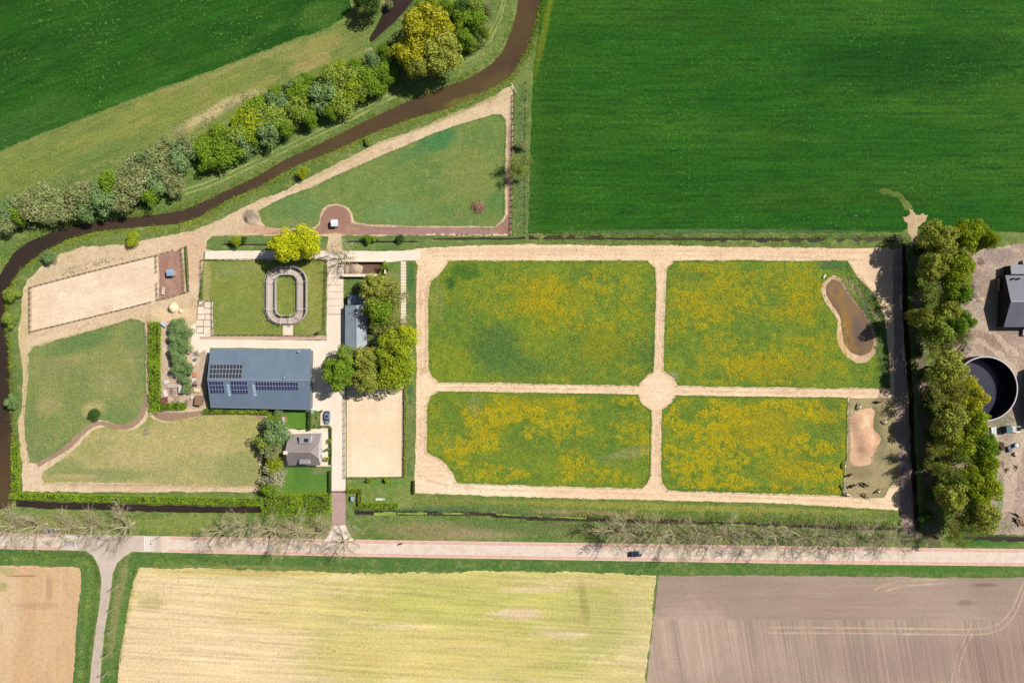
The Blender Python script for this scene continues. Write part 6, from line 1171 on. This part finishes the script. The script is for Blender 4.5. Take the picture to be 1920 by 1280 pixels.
for s_ in (-1, 1):
    i0 = len(V); V += [(.04, s_*.2, 1.41), (.12, s_*.25, 1.2), (.31, s_*.24, 1.09)]; R_ += [.065, .05, .038]; E += [(2, i0), (i0, i0+1), (i0+1, i0+2)]
    i0 = len(V); up_ = s_ > 0
    V += [(-.15, s_*.1, .95), (.12 if up_ else .04, s_*.12, .66 if up_ else .58), (-.02 if up_ else -.06, s_*.12, .46 if up_ else .24), (-.02 if up_ else -.06, s_*.12, .4 if up_ else .17), (.13 if up_ else .1, s_*.12, .38 if up_ else .15)]; R_ += [.1, .07, .05, .045, .04]; E += [(0, i0)]+[(i0+k, i0+k+1) for k in range(4)]
rider = empty('person', (cy.x, cy.y, .03), 'cyclist in a dark red jacket riding on the pink cycle lane', 'person', None, radians(178))
rb_ = skin_mesh('rider_body', V, E, R_, jacket, 2, 0); rb_.materials.append(plain('dark_trousers', (44, 44, 54), .85)); rb_.materials.append(skin)
for p in rb_.polygons: z = p.center.z; p.material_index = 2 if z > 1.55 else 1 if z < .98 and abs(p.center.y) < .23 else 0
link('body', rb_, rider)
bm_ = bmesh.new(); bmesh.ops.create_icosphere(bm_, subdivisions=3, radius=.112, matrix=Matrix.Translation((.125, 0, 1.735)))
bmesh.ops.delete(bm_, geom=[v for v in bm_.verts if v.co.z < 1.66 or v.co.x > .205], context='VERTS'); me = bpy.data.meshes.new('hair'); bm_.to_mesh(me); bm_.free(); me.materials.append(plain('hair', (62, 44, 34), .8)); link('hair', me, rider)
for s_ in (-1, 1):
    mm = MB(); mm.box((.237, s_*.033, 1.70), (.012, .024, .014)); mm.build('eye', blackm, rider)
    mm = MB()
    for k in range(4): mm.tube((.31, s_*(.21+k*.022), 1.09), (.35, s_*(.21+k*.022), 1.05), .011, .009, 5)
    mm.tube((.3, s_*.2, 1.09), (.33, s_*.185, 1.07), .012, .01, 5); mm.build('hand', skin, rider)
mm = MB(); mm.box((.237, 0, 1.61), (.012, .045, .012)); mm.build('mouth', plain('lips', (150, 90, 84), .6), rider)
# ------------------------------------------------------------ scrap beside the barn and odds and ends
def box_thing(name, px, py, d, rz, mat, label, cat, z0=0.0, lid=None):
    c = P(px, py); c.z = ground_z(px, py)+z0; o = empty(name, c, label, cat, None, rz); mm = MB(); mm.box((0, 0, d[2]/2), d); mm.build('body', mat, o)
    mm = MB(); mm.box((0, 0, d[2]+.03), (d[0]+.08, d[1]+.08, .06)); mm.build('lid', lid or mat, o); return o
def sticks(name, px, py, n, L, r, spread, mat, label, cat='pile', height=.9, rz=None, mats=None):
    c = P(px, py); c.z = ground_z(px, py); o = empty(name, c, label, cat); mm = MB()
    for i in range(n):
        a = (rz if rz is not None else random.random()*pi)+random.gauss(0, .2); l = L*random.uniform(.5, 1.1); x, y = random.gauss(0, spread*.45), random.gauss(0, spread*.45); z = height*random.random()*max(.1, 1-math.hypot(x, y)/spread/1.4)+.08
        e = Vector((cos(a), sin(a), random.gauss(0, .18)))*l/2; p = Vector((x, y, max(z, .1)+abs(e.z))); mm.tube(p-e, p+e, r*random.uniform(.7, 1.2), r*.6, 6)
    s_ = mm.build('branches' if r < .12 else 'logs', mat, o); s_['kind'] = 'stuff'; return o
orange_b = plain('fresh_branch', (206, 160, 124), .9, .1, .2, 3, c2=(170, 140, 120)); pale_log = plain('birch_log', (196, 188, 182), .85, .1, .2, 3, c2=(140, 110, 92))
sticks('branch_pile', 897, 388, 150, 3.4, .05, 1.6, orange_b, 'pile of orange-brown branches in the triangular paddock', height=1.3)
sticks('log_pile', 1806, 659, 46, 3.6, .16, 1.7, pale_log, 'stack of pale logs north west of the slurry tank', height=1.2, rz=.6)
sticks('log_pile', 1910, 974, 16, 3.2, .28, 1.6, plain('brown_log', (168, 140, 112), .9, .1, .2, 3), 'heap of thick brown logs at the lower right edge', height=.9, rz=2.4)
for px, py, l in ((1886, 880, 'fallen crooked branch on the right farmyard'), (1905, 875, 'dark root stump on the right farmyard'), (1880, 868, 'pale bent branch on the right farmyard, upper one')): sticks('branch', px, py, 7, 2.4, .07, .5, wood_d if 'dark' in l or 'crooked' in l else pale_log, l, 'branch', .4)
sticks('branch_pile', 275, 810, 40, 1.6, .03, 1.0, pale_log, 'flat grey heap of twigs on the yellowish left paddock', height=.2)
sticks('brush_heap', 1822, 535, 60, 2.0, .04, 1.6, pale_log, 'grey brush heap between the tall row and the anthracite barn', height=.5)
sticks('brush_heap', 1840, 490, 40, 1.6, .04, 1.2, pale_log, 'small pale brush heap at the top of the right farmyard', height=.4)
heap('rubble_heap', 1830, 553, 9, 7, .8, ground_mat('grey_rubble', (172, 160, 150), (150, 140, 132), None, fine=2.5, amp=.35, bump=.6), 'grey rubble heap left of the anthracite barn', 'heap')
heap('sand_heap', 1838, 562, 9, 5, .6, ground_mat('yard_sand', (206, 180, 144), (192, 166, 132), None, fine=2.5, amp=.2, bump=.3), 'low yellowish sand heap in the right farmyard')
rust = plain('rust_brown', (122, 82, 66), .8, .2, .2, 3); box_thing('container', 310.5, 750, (1.5, 2.1, 1.5), 0, plain('maroon_sheet', (122, 78, 66), .7, .2, .1, 3), 'maroon container in the corner of the scrap yard hedge', 'container')
shd = empty('shed', P(376.5, 749.5), 'small brown roofed shed at the southwest corner of the barn', 'shed', None, -.12); mm = MB(); mm.box((0, 0, 1.0), (2.0, 2.9, 2.0)); mm.build('wall', wood, shd); mm = MB(); mm.slab([(-1.15, -1.6, 2.0), (1.15, -1.6, 2.3), (1.15, 1.6, 2.3), (-1.15, 1.6, 2.0)], .08); mm.build('roof', plain('brown_felt', (156, 122, 94), .9, .1, .1, 2), shd); mm = MB(); mm.box((0, -1.47, .9), (.8, .06, 1.7)); mm.build('door', wood_d, shd)
def pallet(px, py, rz, label, mat=wood, z0=0.0):
    c = P(px, py); c.z = z0+ground_z(px, py); o = empty('pallet', c, label, 'pallet', 'pallets in the scrap yard', rz)
    for k in range(3): mm = MB(); mm.box((0, (k-1)*.5, .06), (1.2, .1, .1)); mm.build('bearer', mat, o)
    for k in range(5): mm = MB(); mm.box(((k-2)*.27, 0, .13), (.17, 1.1, .03)); mm.build('slat', mat, o)
for i in range(5): pallet(319.5+i*4.6, 755-(i % 2)*.8, .1*(i-2), f'pale pallet in the row at the bottom hedge, {ORD[i]} from the maroon container', plain('grey_board', (208, 204, 202), .9, .1, .12, 3) if i % 2 == 0 else wood)
for nm, px, py, d, rz, c, l, cat in (
    ('crate', 356.3, 700, (.7, 1.4, .7), .1, (40, 150, 80), 'green crate at the edge of the young trees', 'crate'),
    ('crate', 366, 702, (1.2, 1.5, .5), -.1, (214, 142, 104), 'orange-brown crate in the scrap west of the barn', 'crate'),
    ('tub', 361, 688, (.9, .9, .6), .3, (206, 104, 74), 'red-orange tub in the scrap west of the barn', 'tub'),
    ('tub', 366, 674, (1.0, .8, .5), .3, (88, 126, 122), 'teal tub in the scrap west of the barn', 'tub'),
    ('board_stack', 371, 731, (2.0, 1.2, .7), -.1, (236, 218, 170), 'cream board stack beside the barn gable', 'stack'),
    ('slab_stack', 327, 723, (4.6, 1.2, .5), 0, (206, 188, 172), 'long grey slab stack in the middle of the scrap yard', 'stack'),
    ('tarpaulin', 311, 737, (1.2, 2.2, .5), .3, (236, 220, 212), 'whitish tarpaulin bundle beside the bright hedge', 'tarpaulin'),
    ('tarpaulin', 313, 716, (1.6, 1.1, .5), .5, (226, 214, 210), 'pale tarpaulin bundle north of the slab stack', 'tarpaulin'),
    ('cabinet', 340, 728, (.6, 3.0, 1.3), .05, (214, 212, 208), 'tall white cabinet lying beside the young trees', 'cabinet'),
    ('cabinet', 309, 608, (.9, 2.0, .9), .9, (206, 206, 216), 'silver sheet metal cabinet at the north end of the planting', 'cabinet'),
    ('crate', 333, 745, (1.6, 1.2, .5), .2, (176, 150, 118), 'brown crate above the row of pallets', 'crate'),
    ('crate', 364, 712, (1.0, .7, .6), .6, (230, 222, 220), 'white crate in the scrap west of the barn', 'crate'),
    ('barrel_box', 362, 745, (.9, .9, .8), .2, (226, 212, 204), 'pale bin beside the small brown shed', 'bin'),
    ('bin', 384, 748, (.7, .7, 1.0), .1, (120, 116, 122), 'dark grey bin between the small shed and the barn', 'bin'),
    ('crate', 326, 703, (2.2, 1.8, .5), .05, (196, 186, 170), 'wide grey crate in the shade of the young trees', 'crate'),
    ('bin', 586.5, 772, (.6, 1.0, 1.0), 0, (150, 186, 206), 'light blue bin at the southeast barn corner', 'bin')):
    box_thing(nm, px, py, d, rz, plain(nm+'_paint', c, .7, .25, .12, 3), l, cat)
sticks('scrap_pile', 368, 663, 40, 1.6, .05, 1.2, pale_log, 'grey pile of scrap poles at the northwest barn corner', height=.5)
sticks('scrap_pile', 364, 722, 30, 1.4, .05, .9, wood_d, 'brown pile of scrap wood beside the barn gable', height=.4)
sticks('scrap_pile', 322, 734, 36, 1.6, .05, 1.4, pale_log, 'grey pile of laths in the middle of the scrap yard', height=.3)
sticks('scrap_pile', 352, 752, 24, 1.4, .06, .8, pale_log, 'pale pile of offcuts left of the small brown shed', height=.4)
# garden set, ball pots
c = P(533, 786); o = empty('garden_set', c, 'orange and white garden table with benches on the small lawn', 'picnic table', None, .1); orr = plain('orange_plastic', (216, 120, 84), .6, .3, .05, 3)
mm = MB(); mm.box((0, 0, .72), (.8, 1.7, .06)); mm.build('tabletop', whitem, o)
for s_ in (-1, 1): mm = MB(); mm.box((s_*.75, 0, .44), (.36, 1.7, .06)); mm.build('bench', orr, o); mm = MB(); mm.box((0, s_*.6, .36), (1.5, .1, .68)); mm.build('trestle', orr, o)
for px, py, l in ((596, 781, 'round planter on the terrace, upper one'), (593, 797, 'round planter on the terrace, lower one'), (604, 770, 'small potted plant at the corner of the yard by the car')):
    c = P(px, py); o = empty('planter', c, l, 'planter'); mm = MB(); mm.tube((0, 0, 0), (0, 0, .5), .3, .4, 14); mm.build('pot', wood, o); pos = rand_dirs(120, .6)*.4+np.array([0, 0, .6]); co, f = leaf_quads(pos, rand_dirs(120, 1), np.full(120, .1)); link('foliage', fast_mesh('pot_plant', co, f, 4, LM['green']), o)
# --- right farmyard: truck, boat trailer and clutter below the tank
tp = plain('teal_paint', (44, 96, 106), .35, .5, .05, 2)
c = P(1889, 804); o = empty('truck', c, 'teal cabbed flatbed truck parked below the slurry tank', 'truck', None, radians(180)); mm = MB(); mm.box((.95, 0, 1.3), (2.0, 2.1, 2.0)); mm.build('cab', tp, o)
mm = MB(); mm.box((1.97, 0, 1.75), (.05, 1.8, .8)); mm.build('windscreen', glass, o); mm = MB(); mm.box((-1.9, 0, .9), (3.6, 2.1, .25)); mm.build('flatbed', whitem, o)
mm = MB(); mm.box((-1.2, .1, 1.3), (1.4, 1.4, .6)); mm.build('load', plain('pale_load', (206, 204, 206), .8), o); mm = MB(); mm.box((-2.9, -.2, 1.2), (1.1, 1.3, .5)); mm.build('toolbox', blackm, o)
for x in (1.2, -2.4):
    for y in (-.95, .95): mm = MB(); mm.tube((x, y-.14, .45), (x, y+.14, .45), .45, .45, 14); mm.build('wheel', blackm, o)
c = P(1861.5, 811); o = empty('board_stack', c, 'long stack of white boards left of the teal truck', 'stack', None, radians(94))
for k in range(4): mm = MB(); mm.box((0, (k-1.5)*.42, .3+.05*(k % 2)), (4.0, .36, .55)); mm.build('board', whitem if k != 1 else steel, o)
c = P(1902, 834); o = empty('water_tank', c, 'blue and white round water tank below the teal truck', 'tank'); mm = MB(); mm.tube((0, 0, 0), (0, 0, 1.2), .75, .75, 18); mm.build('body', plain('blue_plastic', (70, 150, 186), .4, .5, .05, 2), o, False); mm = MB(); mm.tube((0, 0, 1.2), (0, 0, 1.35), .6, .2, 18); mm.build('lid', whitem, o)
box_thing('trailer_box', 1876, 836, (1.3, 2.6, .9), .3, wood_d, 'dark open wooden box below the white boards', 'box', lid=wood_d); box_thing('bin', 1890, 841, (.9, 2.0, .9), .35, plain('slate_blue', (96, 108, 136), .5), 'slate blue bin left of the blue water tank', 'bin'); box_thing('crate', 1903, 851, (1.4, .9, .8), -.4, plain('pale_crate', (206, 184, 172), .8), 'pale pink crate below the blue water tank', 'crate')
c = P(1891, 791); o = empty('frame', c, 'white triangular metal frame lying below the slurry tank', 'metal frame'); mm = MB()
for a, b2 in (((-1, -.6, .1), (1.2, -.6, .1)), ((1.2, -.6, .1), (-.6, 1.0, .1)), ((-.6, 1.0, .1), (-1, -.6, .1))): mm.tube(a, b2, .07, .07, 6)
mm.build('bars', whitem, o)
c = P(1918, 622); o = empty('trailer', c, 'small pinkish trailer at the right edge below the anthracite barn', 'trailer', None, 1.5); mm = MB(); mm.box((0, 0, .7), (2.4, 1.4, .7)); mm.build('body', plain('pinkish_sheet', (206, 166, 176), .6), o); mm = MB(); mm.tube((1.2, 0, .5), (2.4, 0, .45), .06, .05, 6); mm.build('drawbar', blackm, o)
for y in (-.75, .75): mm = MB(); mm.tube((0, y-.08, .3), (0, y+.08, .3), .3, .3, 12); mm.build('wheel', blackm, o)
box_thing('bin', 1793+1, 466, (1.3, .8, .8), .3, whitem, 'white bin under the trees at the top of the right farmyard', 'bin')
box_thing('bin', 1918, 492, (1.4, 1.2, 1.2), 0, whitem, 'white bin north of the anthracite barn', 'bin')
mm = MB(); a, b2 = P(1543, 521), P(1547, 515); mm2 = P(1545, 518); mm = MB((mm2.x, mm2.y, 0)); a.z = b2.z = .5; mm.beam(a, b2, .5, .1); mm.box((a.x, a.y, .25), (.08, .08, .5)); mm.box((b2.x, b2.y, .25), (.08, .08, .5)); tag(mm.build('bench', whitem), 'pale bench at the top edge of the pond', 'bench')
sticks('branch', 1604, 405, 3, 1.6, .05, .2, pale_log, 'pale branch lying in the big crop field', 'branch', .1, rz=.2)

# droppings, stones and scraps too many to count
def crumbs(name, polys, n, size, mat, label, cat):
    pos = []
    for pts in polys:
        W_ = W2(pts); xs_ = [p[0] for p in W_]; ys_ = [p[1] for p in W_]
        x = RNG.uniform(min(xs_), max(xs_), n); y = RNG.uniform(min(ys_), max(ys_), n); k = inside(W_, x, y) & (RNG.random(n) < np.clip((fbm(x*.12, y*.12, 3)-.3)*4, .03, 1)); pos.append(np.stack([x[k], y[k], HT(x[k], y[k])+.02], 1))
    pos = np.concatenate(pos); m = len(pos); s = size*(.4+RNG.random(m)**2*1.3)
    off = np.array([(1, 0, 0), (-.6, .8, 0), (-.5, -.9, 0), (.05, .05, .9)])
    an = RNG.uniform(0, 2*pi, m); co = np.zeros((m, 4, 3))
    for i in range(4):
        co[:, i, 0] = pos[:, 0]+s*(off[i, 0]*np.cos(an)-off[i, 1]*np.sin(an)); co[:, i, 1] = pos[:, 1]+s*(off[i, 0]*np.sin(an)+off[i, 1]*np.cos(an)); co[:, i, 2] = pos[:, 2]+s*off[i, 2]
    base = (np.arange(m)*4)[:, None, None]; f = (np.array([(0, 1, 3), (1, 2, 3), (2, 0, 3)])[None]+base).reshape(-1, 3)
    return tag(link(name, fast_mesh(name, co.reshape(-1, 3), f, 3, mat)), label, cat, kind='stuff')
dung = plain('dung', (122, 94, 70), .95, .1, .2, 3); stone = plain('stone_chip', (196, 184, 172), .9, .1, .25, 2, c2=(140, 126, 116))
trackp = [(765, 466), (1660, 464), (1690, 960), (777, 924)]
crumbs('droppings', [[(780, 462), (1660, 464), (1660, 486), (780, 488)], [(781, 490), (802, 490), (800, 900), (778, 900)], [(778, 905), (1680, 930), (1680, 954), (778, 924)], [(822, 719), (1660, 730), (1660, 742), (822, 732)], [(1234, 490), (1246, 490), (1240, 915), (1224, 915)]], 900, .12, dung, 'scattered dark droppings and clods on the sand track', 'droppings')
crumbs('droppings', [[(1592, 748), (1678, 748), (1688, 900), (1584, 930)]], 500, .11, dung, 'scattered droppings in the horse pen', 'droppings')
crumbs('clods', [[(42, 545), (120, 470), (300, 447), (480, 380), (930, 185), (960, 165), (950, 212), (800, 250), (500, 382), (390, 470), (380, 560), (280, 600), (60, 640)]], 2200, .13, dung, 'scattered clods and droppings on the worn sand path by the river', 'clods')
crumbs('stones', [[(1790, 470), (1915, 470), (1915, 1000), (1850, 990), (1800, 800)]], 3500, .2, stone, 'stones and bits of scrap strewn over the right farmyard', 'stones')
crumbs('stones', [[(305, 604), (386, 655), (386, 766), (303, 766)]], 1400, .2, stone, 'stones and bits of scrap strewn west of the barn', 'stones')
